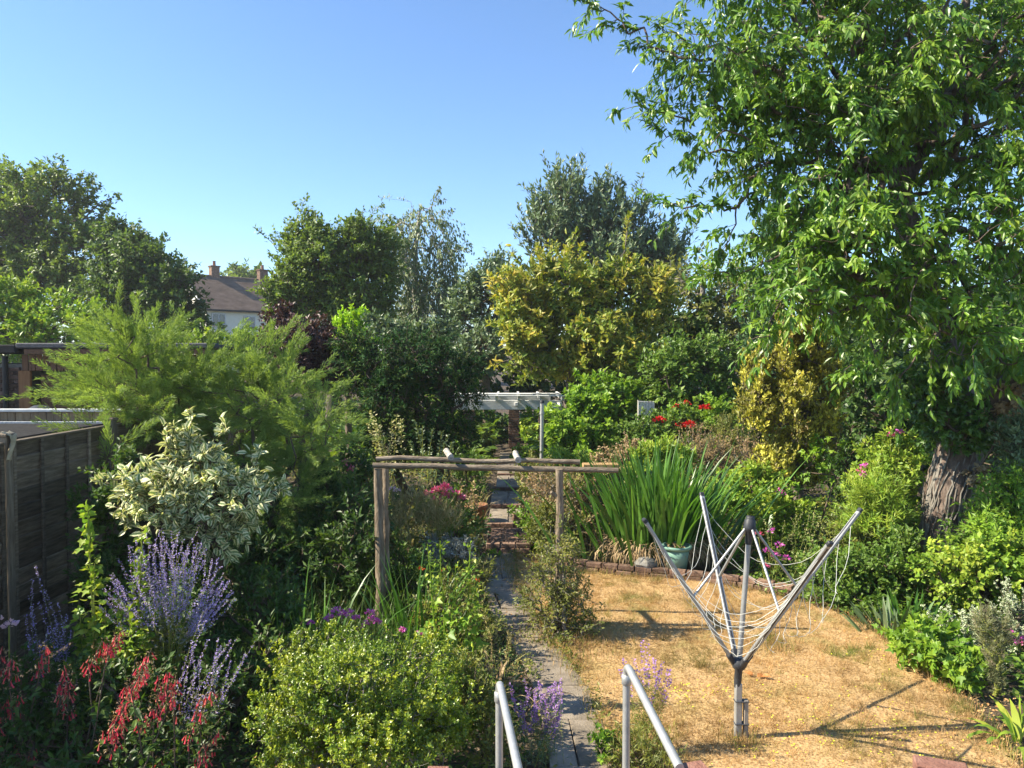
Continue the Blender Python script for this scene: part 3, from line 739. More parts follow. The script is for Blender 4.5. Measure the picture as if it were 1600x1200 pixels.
for i, x in enumerate(np.linspace(xl + .15, xr_ - .1, 6)):
    Acc().box((x, 22.1, zt + .19), (.07, 3.0, .12), bev=.008).build('rafter', WHITE, ar)
Acc().box(((xl + xr_) / 2 + .05, 20.55, zt + .265), (xr_ - xl + .02, .16, .03), bev=.006).build('top_board', WHITE, ar)
Acc().box(((xl + xr_) / 2, 21.6, zt + .27), (xr_ - xl - .3, .5, .03), bev=.006).build('top_board', WHITE, ar)
Acc().box((xr_ - .22, 20.74, zt + .02), (.06, .25, .1), np.array([[.8, -.6, 0], [.6, .8, 0], [0, 0, 1]]), bev=.006).build('bracket', WHITE, ar)
Acc().box((at(800, 630, 20.7)[0] + .12, 20.72, zt + .03), (.09, .12, .1), bev=.01).build('lamp_fitting', WHITE, ar)

GALV = M_rough('galvanised_steel', [(.42, .42, .41), (.58, .58, .56)], 14, rough=.45, metal=.55, bump=.05, objvar=.04)
ALU = M_rough('grey_aluminium', [(.30, .30, .29), (.42, .42, .41)], 10, rough=.45, metal=.4, bump=.03, objvar=.04)
ALU_DK = M_rough('dark_groove', [(.03, .03, .035), (.06, .06, .065)], 10, rough=.5, bump=.03)
PLAS = M_rough('dark_grey_plastic', [(.028, .03, .034), (.05, .052, .058)], 10, rough=.5, bump=.05)
pt, pb = at(847, 628, 17), at(846, 745, 17)
pole = thing('clothes_post', 'slim grey steel post standing before the white arbour', 'post', (pb[0], 17, .2))
Acc().tube([(pb[0], 17, .15), (pt[0], 17, pt[2])], .043, 12).build('pole', GALV, pole)
Acc().lathe((pt[0], 17, pt[2]), [(.05, -.03), (.05, .02), (.03, .04), (0, .045)], 12).build('cap', PLAS, pole)
Acc().lathe((pt[0], 17, pt[2] - .25), [(.055, -.03), (.055, .03)], 12).build('collar', GALV, pole)

lp_t, lp_b = at(726, 516, 27), at(727, 548, 27)
lp_ = thing('lamp_post', 'thin grey lamp post rising behind the dark yew', 'lamp post', (lp_b[0], 27, .25))
Acc().tube([(lp_b[0], 27, .2), (lp_b[0], 27, lp_t[2] - .1)], .06, 8).build('pole', GALV, lp_)
Acc().box((lp_t[0] - .05, 27, lp_t[2] - .03), (.42, .2, .1), bev=.03).build('lamp_head', PLAS, lp_)

# ---- rustic arch over the path
LOG = M_rough('grey_rustic_pole', [(.09, .066, .045), (.20, .155, .11), (.34, .28, .21)], 10, stretch=(.6, 3, 3), bump=.7)
LOGV = M_rough('grey_rustic_post', [(.09, .064, .043), (.19, .145, .10), (.31, .25, .185)], 10, stretch=(3, 3, .6), bump=.7)
BIRCHL = M_rough('birch_log', [(.12, .10, .08), (.36, .33, .28), (.50, .46, .40)], 14, bump=.5, stretch=(1, 1, 2))
arch = thing('rustic_arch', 'rustic timber arch of grey poles spanning the path', 'garden arch', (-.4, 8.4, 0))
def wob(A, Bq, k=9, w=.012):
    s = np.linspace(0, 1, k)[:, None]; P = np.array(A) + (np.array(Bq) - np.array(A)) * s
    P[1:-1] += rng.normal(0, w, (k - 2, 3)) * .6; return P
r0, r1 = at(583, 727, 8.3), at(966, 735, 8.1); q0, q1 = at(588, 717, 8.7), at(906, 722, 8.6)
Acc().tube(wob(r0, r1), np.linspace(.032, .029, 9), 10, bump=.07).build('rail', LOG, arch)
Acc().tube(wob(q0, q1), np.linspace(.031, .027, 9), 10, bump=.07).build('rail', LOG, arch)
pl0 = at(591, 735, 8.33); pl1 = at(602, 730, 8.55); pr0 = at(874, 740, 8.12); 
Acc().tube(wob((pl0[0] + .03, 8.33, -.05), (pl0[0], 8.33, pl0[2] + .02)), np.linspace(.056, .047, 9), 10, bump=.06).build('post', LOGV, arch)
Acc().tube(wob((pl1[0] + .01, 8.5, -.05), (pl1[0], 8.55, pl1[2] + .02)), np.linspace(.047, .040, 9), 10, bump=.07).build('post', LOGV, arch)
Acc().tube(wob((pr0[0] + .01, 8.14, -.05), (pr0[0], 8.12, pr0[2] + .05)), np.linspace(.047, .040, 9), 10, bump=.07).build('post', LOGV, arch)
for (u, v) in ((704, 712), (808, 716)):
    c = at(u, v, 8.2); dx = -.09 if u < 750 else -.02; Acc().tube([(c[0] + .01, 8.14, c[2] - .01), (c[0] + dx * .5, 8.4, c[2]), (c[0] + dx, 8.68, c[2] - .005)], .034, 10, bump=.08).build('cross_log', BIRCHL, arch)
kn = at(868, 775, 8.05); Acc().tube([kn, kn + np.array((-.05, -.04, .05))], [.025, .018], 7).build('branch_stub', LOGV, arch)

# ---- rotary clothes dryer
Dy = 5.88
bx = at(1155, 1160, Dy)[0]
dry = thing('rotary_dryer', 'half folded grey rotary clothes dryer standing on the lawn', 'clothes dryer', (bx, Dy, 0))
hub = at(1155, 1035, Dy); topc = at(1172, 815, Dy); ax = nrm(topc - hub)
LEN = 1.49; RR = .914; HH = 1.165
sx_ = nrm(np.array((1, 0, 0)) - ax * ax[0]); sy_ = np.cross(ax, sx_)
arms = []
lean_extra = np.array((.092, -.029, 1.0))
for an_ in ((-.977, -.213), (-.213, .977), (.977, .213), (.213, -.977)):
    d = np.array((an_[0], an_[1])); d = d / np.linalg.norm(d)
    tipv = hub + lean_extra * HH + np.array((d[0], d[1], 0)) * RR; rootv = hub + (sx_ * d[0] + np.array((0, 1, 0)) * d[1]) * .055 + ax * .01
    arms.append((rootv, tipv, d))
Acc().tube([hub - ax * .2, hub + ax * .02, topc - ax * .02], .021, 14).build('mast', ALU, dry)
for i, (r_, t_, d) in enumerate(arms):
    dd = nrm(t_ - r_); sd = nrm(np.cross(dd, ax)); up_ = np.cross(sd, dd); rot = np.stack([dd, sd, up_], 1); L_ = np.linalg.norm(t_ - r_)
    arm = Acc().box((r_ + t_) / 2, (L_, .040, .024), rot, bev=.004).build('arm', ALU, dry)
    Acc().box((r_ + t_) / 2 + up_ * .0125, (L_ - .06, .012, .003), rot, bev=.001).build('groove', ALU_DK, arm)
    Acc().box((r_ + t_) / 2 - up_ * .0125, (L_ - .06, .012, .003), rot, bev=.001).build('groove', ALU_DK, arm)
    Acc().box(t_ + dd * .012, (.04, .042, .03), rot, bev=.006).build('end_cap', PLAS, arm)
    Acc().box(r_ + dd * .02, (.11, .05, .04), rot, bev=.01).build('pivot', PLAS, arm)
    mid = r_ + (t_ - r_) * .47
    sroot = topc - ax * .05 + (np.array((d[0], d[1], 0))) * .035
    Acc().tube([sroot, mid + nrm(sroot - mid) * .015], .0105, 8).build('strut', ALU, dry)
rot = np.stack([sx_, sy_, ax], 1)
Acc().lathe(topc, [(.0, .045), (.028, .045), (.034, .03), (.034, .018), (.042, .012), (.045, -.03), (.05, -.045), (.045, -.07), (.03, -.08), (.028, -.16), (.022, -.18)], 18, axis=rot).build('top_hub', PLAS, dry)
Acc().lathe(hub, [(.0, .04), (.035, .04), (.055, .025), (.065, -.005), (.05, -.04), (.03, -.06), (.029, -.17), (.024, -.2)], 18, axis=rot).build('lower_hub', PLAS, dry)
gb = np.array((bx - .015, Dy, 0))
Acc().box((bx - .012, Dy, .21), (.052, .052, .46), bev=.006).build('ground_socket', ALU, dry)
TIMB = M_rough('grey_timber_stake', [(.22, .18, .14), (.40, .35, .29)], 8, stretch=(4, 4, .5), bump=.4)
Acc().box((bx + .046, Dy - .01, .14), (.034, .04, .34), bev=.004).build('stake', TIMB, dry)
for z_ in (.12, .30): Acc().box((bx + .012, Dy - .008, z_), (.112, .066, .006), bev=.002).build('wire_tie', ALU_DK, dry)
CORD = M_rough('white_cord', [(.55, .55, .50), (.68, .68, .62)], 20, rough=.7, bump=.02)
for k in range(7):
    t_ = .30 + .105 * k
    for i in range(4):
        A_ = arms[i][0] + (arms[i][1] - arms[i][0]) * t_; B_ = arms[(i + 1) % 4][0] + (arms[(i + 1) % 4][1] - arms[(i + 1) % 4][0]) * t_
        s = np.linspace(0, 1, 13); c_ = np.linalg.norm(B_ - A_); sag = c_ * rng.uniform(.32, .54)
        P = A_ + (B_ - A_) * s[:, None]; P[:, 2] -= 4 * s * (1 - s) * sag
        P[:, 0] += .03 * np.sin(s * 6.28 * 2 + k) * s * (1 - s) * 4; P[:, 2] = np.maximum(P[:, 2], .03)
        Acc().tube(P, .0018, 4, cap=False).build('line', CORD, dry)

# ---- handrails and the brick ends of the terrace wall
def handrail(label, top, end, foot_z):
    h = thing('handrail', label, 'handrail', (top[0], top[1], foot_z), 'handrails beside the steps down to the lawn')
    Acc().tube([(top[0], top[1], foot_z), (top[0], top[1], top[2] - .05)], .0212, 14).build('upright', GALV, h)
    d = nrm(np.array(end) - np.array(top)); s = np.linspace(0, 1, 8); c = .07
    P = [np.array((top[0], top[1], top[2] - c)) * (1 - t) ** 2 + 2 * t * (1 - t) * np.array(top) + t * t * (np.array(top) + d * c) for t in s]
    Acc().tube(P, .0212, 14).build('elbow', GALV, h)
    Acc().tube([np.array(top) + d * c, np.array(end)], .0212, 14).build('rail', GALV, h)
    Acc().lathe((top[0], top[1], top[2] - .09), [(.022, -.03), (.028, -.025), (.028, .025), (.022, .03)], 14).build('collar', GALV, h)
    Acc().lathe((top[0], top[1], foot_z), [(.06, 0), (.06, .012), (.03, .016), (.03, .05), (.022, .055)], 14).build('base_flange', GALV, h)
hl, hr = at(780, 1064, 4.2), at(979, 1037, 4.2)
handrail('galvanised handrail nearer the round green bush', hl, at(812, 1212, 3.28), -.05)
handrail('galvanised handrail ending at the red brick beside the lawn', hr, at(1062, 1200, 3.33), -.05)
REDB = M_rough('red_terrace_brick', [(.17, .075, .05), (.25, .12, .085), (.31, .17, .125)], 14, detail=7, bump=.5, bscale=70, rough=.85)
bme_r = Acc().box((0, 0, 0), (.215, .1025, .065), bev=.006).mesh('brick', [REDB])
def pier(label, u0, u1, v, Y, rz):
    c = at((u0 + u1) / 2, v, Y); w_ = px(u1 - u0, Y)
    t = thing('brick_pier', label, 'brick pier', (c[0], c[1] - .1, 0), 'brick ends of the terrace wall')
    Acc().box((c[0], c[1] - .1, (c[2] - .04) / 2), (w_ * .9, .19, c[2] - .09), bev=.006).build('core', MORTAR, t)
    z = c[2] - .035; k = 0
    while z > .2:
        for off_ in (-.054, .054): brick(t, (c[0], c[1] - .1 + off_, z), rz, bme_r, (w_ / .215, 1, 1))
        z -= .076; k += 1
pier('red brick pier end meeting the right handrail', 1062, 1102, 1189, 3.4, .25)
pier('red brick pier end alone at the near lawn edge', 1424, 1500, 1184, 3.45, -.35)
pier('red brick pier end just below the round bush', 668, 702, 1196, 3.4, 0)

# ---- pond bed edging, bucket, stones, pots, sign
ed = thing('brick_edging', 'low curved red brick edging along the far lawn', 'edging', (1.9, 10, 0))
ep = np.array([gd(u, v)[:2] for u, v in [(880, 886), (930, 897), (990, 903), (1050, 908), (1110, 914), (1170, 922), (1230, 934)]])
sl_ = np.r_[0, np.cumsum(np.linalg.norm(np.diff(ep, axis=0), axis=1))]
s = 0.05
while s < sl_[-1]:
    p_ = np.array([np.interp(s, sl_, ep[:, j]) for j in (0, 1)]); p2 = np.array([np.interp(s + .1, sl_, ep[:, j]) for j in (0, 1)]); a_ = math.atan2(*(p2 - p_)[::-1])
    for z in (.035, .105): brick(ed, (p_[0] + (.0 if z < .1 else .03), p_[1] + .1 + rng.normal(0, .008), z + rng.normal(0, .004)), a_ + rng.normal(0, .04), bme)
    s += .232
BUCK = M_rough('pale_green_plastic', [(.15, .28, .22), (.19, .33, .26)], 4, rough=.45, bump=.03, objvar=0)
bc = gd(1057, 897, .1); bk = thing('bucket', 'pale green plastic bucket standing in front of the tall strap leaves', 'bucket', (bc[0], 10.35, .1))
bc = np.array((at(1057, 890, 10.35)[0], 10.35, .08)); rB = px(21.5, 10.35)
Acc().lathe(bc, [(0, .0), (rB * .72, .0), (rB * .95, .33), (rB * .9, .33), (rB * .68, .02), (0, .02)], 28).build('body', BUCK, bk)
Acc().lathe(bc + np.array((0, 0, .33)), [(rB * .93, -.03), (rB * 1.08, -.03), (rB * 1.12, .0), (rB * 1.08, .015), (rB * .93, .015)], 28).build('rim', BUCK, bk)
STONE = M_rough('grey_stone', [(.10, .095, .085), (.22, .21, .19), (.36, .34, .31)], 7, bump=.8)
def rock(name, label, c, r, mat=STONE, cat='stone'):
    k = 12; V = []; F = []
    for i in range(k // 2 + 1):
        for j in range(k):
            th = math.pi * i / (k // 2); ph = 2 * math.pi * j / k; V.append((math.sin(th) * math.cos(ph), math.sin(th) * math.sin(ph), math.cos(th)))
    for i in range(k // 2):
        for j in range(k): a_ = i * k + j; b_ = i * k + (j + 1) % k; F += [(a_, a_ + k, b_ + k), (a_, b_ + k, b_)]
    V = np.array(V); V = V * (1 + .16 * np.sin(V[:, :1] * 5 + c[0] * 9) * np.cos(V[:, 1:2] * 6 + 1) + .1 * np.sin(V[:, 2:] * 7)) * np.array(r)
    tag(Acc().add(V + np.array(c), F).build(name, mat), label, cat)
rock('stone', 'grey stone lying on the brick edging beside the bucket', (at(1008, 885, 10.4)[0], 10.35, .17), (.17, .13, .09))
rock('stone', 'pale flat stone lying on the rockery behind the strap leaves', at(1075, 706, 13.6), (.16, .12, .06), M_rough('pale_stone', [(.4, .37, .3), (.6, .56, .47)], 7, bump=.6))
TERRA = M_rough('terracotta', [(.26, .10, .055), (.38, .17, .10), (.45, .27, .19)], 9, bump=.3)
def pot(label, u, v, Y, r, h, z0):
    c = np.array((at(u, v, Y)[0], Y, z0)); t = thing('flower_pot', label, 'flower pot', c)
    Acc().lathe(c, [(0, 0), (r * .68, 0), (r * .92, h - .06), (r, h - .06), (r * 1.04, h), (r * .9, h), (r * .85, h - .04), (0, h - .05)], 24).build('pot', TERRA, t)
    Acc().lathe(c + np.array((0, 0, h - .045)), [(r * .86, 0), (r * .4, .012), (0, .015)], 16).build('soil', SOIL, t)
    return c
cpot1 = pot('terracotta pot of dry grass left of the steps', 744, 800, 13.0, .2, .38, .10)
cpot2 = pot('broken terracotta pot right of the steps on a stone', 838, 780, 14.2, .17, .27, .30)
rock('stone', 'flat grey stone under the terracotta pot right of the steps', (cpot2[0] + .05, 14.2, .22), (.3, .22, .08))
for lab, uvY in (('orange brick lying on top of another at the step end', (.12, 13.1, .28)), ('orange brick lying under another at the right step end', (.11, 13.1, .215))):
    o = bpy.data.objects.new('loose_brick', bme); COL.objects.link(o); o.location = uvY; o.rotation_euler = (0, 0, .3); tag(o, lab, 'brick')
# mesh sign on two canes among the roses
sg = thing('wire_screen', 'small white netting screen on two stakes beside the roses', 'screen', (at(1010, 650, 15.5)[0], 15.5, .2))
c0, c1 = at(997, 625, 15.5), at(1022, 630, 15.5); c2, c3 = at(998, 668, 15.5), at(1021, 662, 15.5)
CANE = M_rough('pale_cane', [(.4, .36, .28), (.55, .5, .4)], 9)
for A_, B_ in ((c0, c2), (c1, c3)): Acc().tube([(A_[0], 15.5, .15), A_], .014, 6).build('stake', CANE, sg)
a = Acc()
for i in range(14):
    z_ = c0[2] - .02 - i * .021; a.sticks([(c0[0], 15.49, z_ + .01 * math.sin(i))], [(c1[0], 15.49, z_ - .04)], .006, .006, 4)
for i in range(11):
    x_ = c0[0] + .01 + i * (c1[0] - c0[0] - .02) / 10; a.sticks([(x_, 15.485, c0[2] - .02)], [(x_, 15.485, c0[2] - .31)], .006, .006, 4)
tag(a.build('netting', WHITE, sg), kind='stuff')
# trough on the wall right of the arch's end
tr = thing('wooden_trough', 'small orange wood trough behind the arch rail end', 'trough', at(938, 738, 11.6) * (1, 1, 0))
c = at(938, 731, 11.6); Acc().box(c, (px(56, 11.6), .2, px(14, 11.6)), bev=.01).build('trough', M_rough('pale_orange_wood', [(.34, .20, .08), (.5, .33, .16)], 6, stretch=(.6, 3, 3), bump=.4), tr)
for q in (-.2, .2): Acc().box((c[0] + q, 11.6, (c[2] - .08) / 2), (.035, .05, c[2] - .1), bev=.008).build('leg', WOOD_POST, tr)

# ================================================================== PLANTS
L_CHERRY = M_leaf('cherry_leaf', [(.028, .085, .012), (.05, .135, .017), (.085, .185, .025), (.14, .24, .04)], .35, rough=.38, spec=.5, gain=(2.1, 1.62, 1.3))
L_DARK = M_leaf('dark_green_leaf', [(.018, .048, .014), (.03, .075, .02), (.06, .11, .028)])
L_MID = M_leaf('mid_green_leaf', [(.03, .075, .014), (.055, .12, .022), (.10, .17, .035)])
L_BRIGHT = M_leaf('bright_green_leaf', [(.045, .12, .015), (.09, .19, .025), (.16, .27, .04)], .35)
L_YGREEN = M_leaf('yellow_green_leaf', [(.08, .15, .02), (.17, .24, .03), (.30, .31, .05)], .3, gain=(1.35, 1.42, 1.15))
L_OLIVE = M_leaf('olive_leaf', [(.06, .08, .02), (.11, .13, .03), (.19, .18, .05)], gain=(1.5, 1.45, 1.2))
L_GREY = M_leaf('grey_green_leaf', [(.05, .08, .04), (.085, .125, .065), (.15, .19, .11)], .2, spec=.5, gain=(1.5, 1.5, 1.3))
L_SILVER = M_leaf('silver_leaf', [(.17, .19, .16), (.27, .29, .25), (.36, .37, .33)], .1, gain=(1.1, 1.05, 1))
L_BIRCH = M_leaf('birch_leaf', [(.06, .09, .035), (.10, .135, .055), (.16, .18, .085)], .25, spec=.5, gain=(1.5, 1.5, 1.3))
L_MAG = M_leaf('magnolia_leaf', [(.07, .14, .02), (.13, .19, .025), (.23, .25, .035), (.38, .31, .06)], .3, var=.3, vscale=.8, gain=(1.4, 1.3, 1.15))
L_GOLD = M_leaf('golden_leaf', [(.15, .09, .035), (.14, .14, .03), (.30, .27, .045), (.46, .39, .07)], .2, var=.3, gain=(1.4, 1.45, 1.15))
L_YEW = M_leaf('yew_leaf', [(.010, .028, .010), (.014, .04, .012), (.02, .05, .014), (.03, .065, .015), (.07, .09, .018), (.16, .17, .025)], .12, spec=.12, rough=.6, gain=(1.05, 1.3, .9))
L_PURPLE = M_leaf('purple_leaf', [(.035, .016, .017), (.065, .030, .03), (.11, .06, .05)], .15, gain=(1.1, 1.05, 1))
L_LIME = M_leaf('lime_leaf', [(.22, .36, .015), (.34, .48, .02), (.46, .55, .04)], .25, gain=(1.2, 1.3, 1.1))
L_TAM = M_leaf('tamarisk_needle', [(.13, .21, .05), (.18, .28, .07), (.24, .34, .10)], .35, spec=.15, var=.15, vscale=1.2, gain=(1.25, 1.12, 1.15))
L_VAR = M_leaf('variegated_leaf', [(.10, .17, .05), (.16, .23, .085), (.22, .28, .12)], .2, margin=(.70, .67, .40), mw=.30, gain=(1.15, 1.12, 1.1))
L_BOX = M_leaf('privet_leaf', [(.035, .075, .010), (.09, .14, .013), (.19, .23, .02), (.33, .33, .035)], .25, spec=.6, rough=.35, vscale=3, gain=(1.5, 1.52, 1.15))
L_IRIS = M_leaf('strap_leaf', [(.035, .10, .018), (.06, .16, .028), (.10, .22, .045)], .3, spec=.5, rough=.38, gain=(1.3, 1.2, 1.0))
L_DRY = M_leaf('dry_leaf', [(.22, .15, .08), (.34, .25, .14), (.46, .36, .22)], .15, rough=.7, gain=(1.1, 1.05, 1))
L_RUST = M_leaf('rusty_leaf', [(.07, .10, .025), (.13, .13, .04), (.24, .16, .08), (.30, .19, .12), (.14, .17, .04)], .2, rough=.6, gain=(1.1, 1.1, 1))
L_STRAW = M_leaf('straw_stem', [(.25, .2, .08), (.36, .30, .13), (.20, .21, .07)], .1, rough=.7, gain=(1.1, 1.05, 1))
L_IVY = M_leaf('ivy_leaf', [(.02, .06, .012), (.035, .10, .017), (.07, .15, .028)], .2, spec=.6, rough=.35)
L_WHITEV = M_leaf('white_edged_leaf', [(.07, .12, .03), (.10, .16, .05)], .2, margin=(.6, .62, .45), mw=.35, gain=(1.1, 1.05, 1))
L_CYP = M_leaf('cypress_spray', [(.012, .045, .022), (.025, .075, .035), (.045, .105, .05)], .1)
L_MUG = M_leaf('mugwort_leaf', [(.05, .075, .045), (.09, .12, .075), (.13, .115, .12)], .15)
F_PURPLE = M_leaf('lilac_petal', [(.30, .21, .60), (.42, .32, .72), (.56, .48, .80)], .2, var=.1, gain=(1, 1, 1))
F_RED = M_leaf('coral_red_petal', [(.58, .03, .06), (.72, .07, .11), (.72, .20, .16)], .25, var=.1, gain=(1, 1, 1))
F_PINK = M_leaf('pink_petal', [(.60, .06, .22), (.72, .14, .32), (.78, .3, .45)], .25, var=.1, gain=(1, 1, 1))
F_MAG = M_leaf('magenta_petal', [(.5, .06, .38), (.65, .12, .52), (.72, .25, .62)], .25, var=.1, gain=(1, 1, 1))
F_ROSE = M_leaf('red_petal', [(.5, .01, .012), (.65, .03, .03)], .2, var=.1, gain=(1, 1, 1))
F_ORANGE = M_leaf('orange_red_petal', [(.65, .09, .02), (.7, .16, .04)], .2, var=.1, gain=(1, 1, 1))
F_LAV = M_leaf('lavender_petal', [(.30, .15, .45), (.44, .26, .58)], .2, var=.1, gain=(1, 1, 1))
F_PALE = M_leaf('pale_pink_petal', [(.72, .45, .62), (.78, .58, .70)], .3, var=.05, gain=(1, 1, 1))
F_CREAM = M_leaf('cream_flower', [(.42, .40, .18), (.55, .50, .28), (.33, .36, .12)], .2, var=.1, gain=(1, 1, 1))

L_FARM = M_leaf('far_mid_leaf', [(.055, .085, .022), (.115, .155, .035), (.19, .235, .06)], .35, gain=(1.2, 1.3, 1.0))
L_FARD = M_leaf('far_dark_leaf', [(.035, .06, .02), (.07, .105, .03), (.12, .155, .045)], .35, gain=(1.15, 1.3, 1.0))
# ---------------- far trees
plant('tree', 'tall broad dark tree at the far left edge, tallest of the left trees', 'tree', base_of(50, 560, 40),
      [B(75, 335, 84, 74, 40), (at(15, 400, 40), np.array((2.6, 3, 3.4)), 1), B(118, 410, 56, 86, 39), B(5, 320, 60, 58, 42), B(60, 450, 70, 60, 38), B(-60, 400, 70, 120, 41)],
      1100, 36, .25, .15, L_FARM, tl=1.0, lr=.52, lumps=12, droop=.1, trunk=[base_of(50, 560, 40), at(52, 480, 40), at(60, 400, 40)], trunk_r=[.45, .35, .2], bark=BARK, tip=.02, spread=.9)
plant('tree', 'dark round tree touching the left gable of the distant house', 'tree', base_of(220, 560, 35),
      [B(225, 430, 62, 76, 35), B(268, 470, 40, 62, 34.5), B(190, 392, 42, 44, 36), B(180, 470, 60, 60, 36), B(290, 500, 26, 34, 34.5)], 760, 34, .21, .14, L_FARD, tl=.8, lr=.52, lumps=12,
      trunk=[base_of(220, 560, 35), at(222, 480, 35), at(224, 420, 35)], trunk_r=[.35, .28, .15], bark=BARK, tip=.018, spread=.9)
plant('shrub', 'low rounded yellowish shrub above the outbuilding roof', 'shrub', base_of(90, 560, 24),
      [B(95, 508, 78, 42, 24), B(20, 490, 50, 42, 24.5), B(150, 515, 35, 34, 23.5), B(0, 530, 70, 30, 23.6), B(-60, 480, 60, 60, 24), B(30, 460, 30, 28, 25)], 420, 22, .17, .10, L_YGREEN, tl=.5, tip=.01, spread=.8)
plant('tree', 'small pale tree far away behind the house chimney', 'tree', base_of(382, 560, 95),
      [B(380, 440, 30, 28, 95), B(370, 455, 22, 20, 95), B(398, 450, 18, 18, 95)], 220, 20, .6, .4, L_FARM, tl=1.5, trunk=[base_of(382, 560, 95), at(382, 470, 95)], trunk_r=[.5, .3], bark=BARK, tip=.05, spread=1)
plant('hedge', 'low clipped green hedge in front of the distant house', 'hedge', base_of(330, 570, 30),
      [B(x, 548, 42, 28, 30) for x in (210, 270, 330, 390, 440)], 320, 22, .16, .10, L_YGREEN, tl=.4, tip=.01, spread=.8)
plant('tree', 'dense rounded mid green tree right of the distant house', 'tree', base_of(520, 560, 28),
      [B(500, 425, 62, 66, 28), B(565, 415, 55, 62, 28.5), B(560, 475, 72, 62, 28), B(455, 465, 38, 62, 27.6), B(480, 375, 38, 28, 28), B(590, 395, 30, 40, 29)], 1250, 34, .15, .09, L_FARM, tl=.65, lr=.52, lumps=12, up=.35,
      trunk=[base_of(520, 560, 28), at(522, 490, 28), at(525, 430, 28)], trunk_r=[.3, .22, .12], bark=BARK, tip=.012, spread=.8,
      extra=[[at(474, 350, 28), at(470, 333, 28), at(472, 322, 28)], [at(432, 390, 28), at(424, 378, 28)]])
# weeping birch: hanging twigs
bt = [base_of(648, 560, 33), at(650, 480, 33), at(648, 400, 33), at(655, 335, 33)]
plant('birch_tree', 'slender weeping birch with pale trunk and hanging twigs', 'tree', base_of(648, 560, 33),
      [B(662, 346, 40, 36, 33), B(618, 352, 30, 24, 33), B(640, 420, 52, 70, 33), B(690, 400, 24, 40, 33), B(690, 460, 42, 62, 33.4), B(660, 490, 62, 50, 33)], 560, 30, .16, .07, L_BIRCH, tl=1.3, droop=1.3, up=-.5, fwd=.35,
      trunk=bt, trunk_r=[.2, .16, .11, .05], bark=BIRCHL, tip=.008, spread=.35,
      extra=[[at(648, 330, 33), at(642, 315, 33)], [at(600, 335, 33), at(588, 325, 33), at(580, 325, 33)], [at(690, 345, 33), at(704, 350, 33)]])
plant('tree', 'grey green bushy tree between the birch and the yellow tree', 'tree', base_of(760, 570, 27),
      [B(770, 475, 48, 62, 27), B(738, 505, 32, 40, 27), B(775, 430, 30, 35, 28), B(750, 545, 50, 40, 26)], 420, 26, .17, .09, L_GREY, tl=.6, up=.3, tip=.01, spread=.8)
plant('tree', 'tall grey green upright tree standing above the yellow tree', 'tree', base_of(930, 560, 33),
      [B(880, 335, 50, 46, 33), B(855, 375, 48, 52, 33), B(930, 345, 50, 46, 33.5), B(985, 375, 48, 50, 33), B(1035, 405, 36, 40, 33), B(920, 400, 100, 60, 33), B(1000, 440, 80, 50, 34)], 800, 24, .26, .10, L_GREY, tl=1.1, up=1.1, fwd=.4,
      trunk=[base_of(930, 560, 33), at(930, 470, 33), at(925, 380, 33)], trunk_r=[.35, .28, .14], bark=BARK, tip=.014, spread=.45,
      extra=[[at(868, 310, 33), at(866, 292, 33), at(865, 284, 33)], [at(906, 305, 33), at(908, 290, 33)], [at(992, 325, 33), at(997, 312, 33)], [at(1066, 385, 33), at(1078, 372, 33)]])
plant('tree', 'yellowing large leaved tree in the centre behind the white arbour', 'tree', base_of(890, 640, 22),
      [B(900, 450, 92, 58, 22), B(825, 480, 50, 68, 21.5), B(985, 455, 58, 52, 22), B(905, 530, 115, 66, 21.6), B(825, 552, 56, 46, 21), B(1010, 500, 46, 50, 22), B(960, 570, 70, 50, 21)], 1200, 18, .19, .085, L_MAG, tl=.45, up=.5, shape='l',
      trunk=[base_of(885, 640, 22), at(890, 600, 22), at(905, 540, 22)], trunk_r=[.16, .13, .09], bark=BARK, tip=.009, spread=.8, nbias=.5, indiv=280,
      extra=[[at(975, 395, 22), at(978, 375, 22), at(980, 360, 22)], [at(815, 420, 21.8), at(808, 408, 21.8)], [at(895, 392, 22), at(900, 380, 22)]])
# ivy covered leaning tree with bare twigs
plant('tree', 'half bare twiggy tree between yellow tree and cherry', 'tree', base_of(1110, 640, 24),
      [B(1100, 470, 55, 55, 24), B(1140, 500, 45, 60, 24.5), B(1150, 510, 50, 60, 25), B(1150, 480, 36, 50, 25.5), B(1090, 530, 60, 40, 24), B(1060, 450, 40, 40, 25)], 420, 12, .17, .09, L_OLIVE, tl=.9, up=.3, bark=TWIG_GREY,
      trunk=[base_of(1105, 640, 24), at(1100, 540, 24), at(1098, 440, 24)], trunk_r=[.16, .13, .07], tip=.011, spread=.7)
plant('ivy', 'dark ivy column climbing the half bare twiggy tree', 'ivy', base_of(1098, 640, 23.8),
      [B(1098, 480, 18, 40, 23.8), B(1100, 530, 26, 50, 23.8), B(1050, 520, 30, 40, 23.9)], 170, 22, .15, .12, L_DARK, tl=.35, tip=.006)
plant('shrub', 'large mid green shrub right of the yellow tree behind the roses', 'shrub', base_of(1080, 690, 18.5),
      [B(1080, 580, 66, 54, 18.5), B(1040, 600, 45, 50, 18), B(1130, 590, 40, 60, 18.6), B(1075, 640, 80, 40, 18)], 620, 22, .12, .07, L_MID, tl=.4, tip=.007, spread=.8)
plant('cypress', 'narrow dark columnar cypress half hidden behind the cherry', 'tree', base_of(1200, 700, 21),
      [B(1212, 380, 20, 66, 21), B(1210, 450, 26, 70, 21), B(1190, 530, 30, 70, 20.6), B(1205, 600, 34, 80, 20.6)], 520, 26, .16, .05, L_CYP, tl=.45, up=1.3, fwd=.35, tip=.008, spread=.4,
      trunk=[base_of(1203, 700, 20.8), at(1205, 560, 20.8), at(1212, 330, 21)], trunk_r=[.14, .1, .02], bark=BARK)
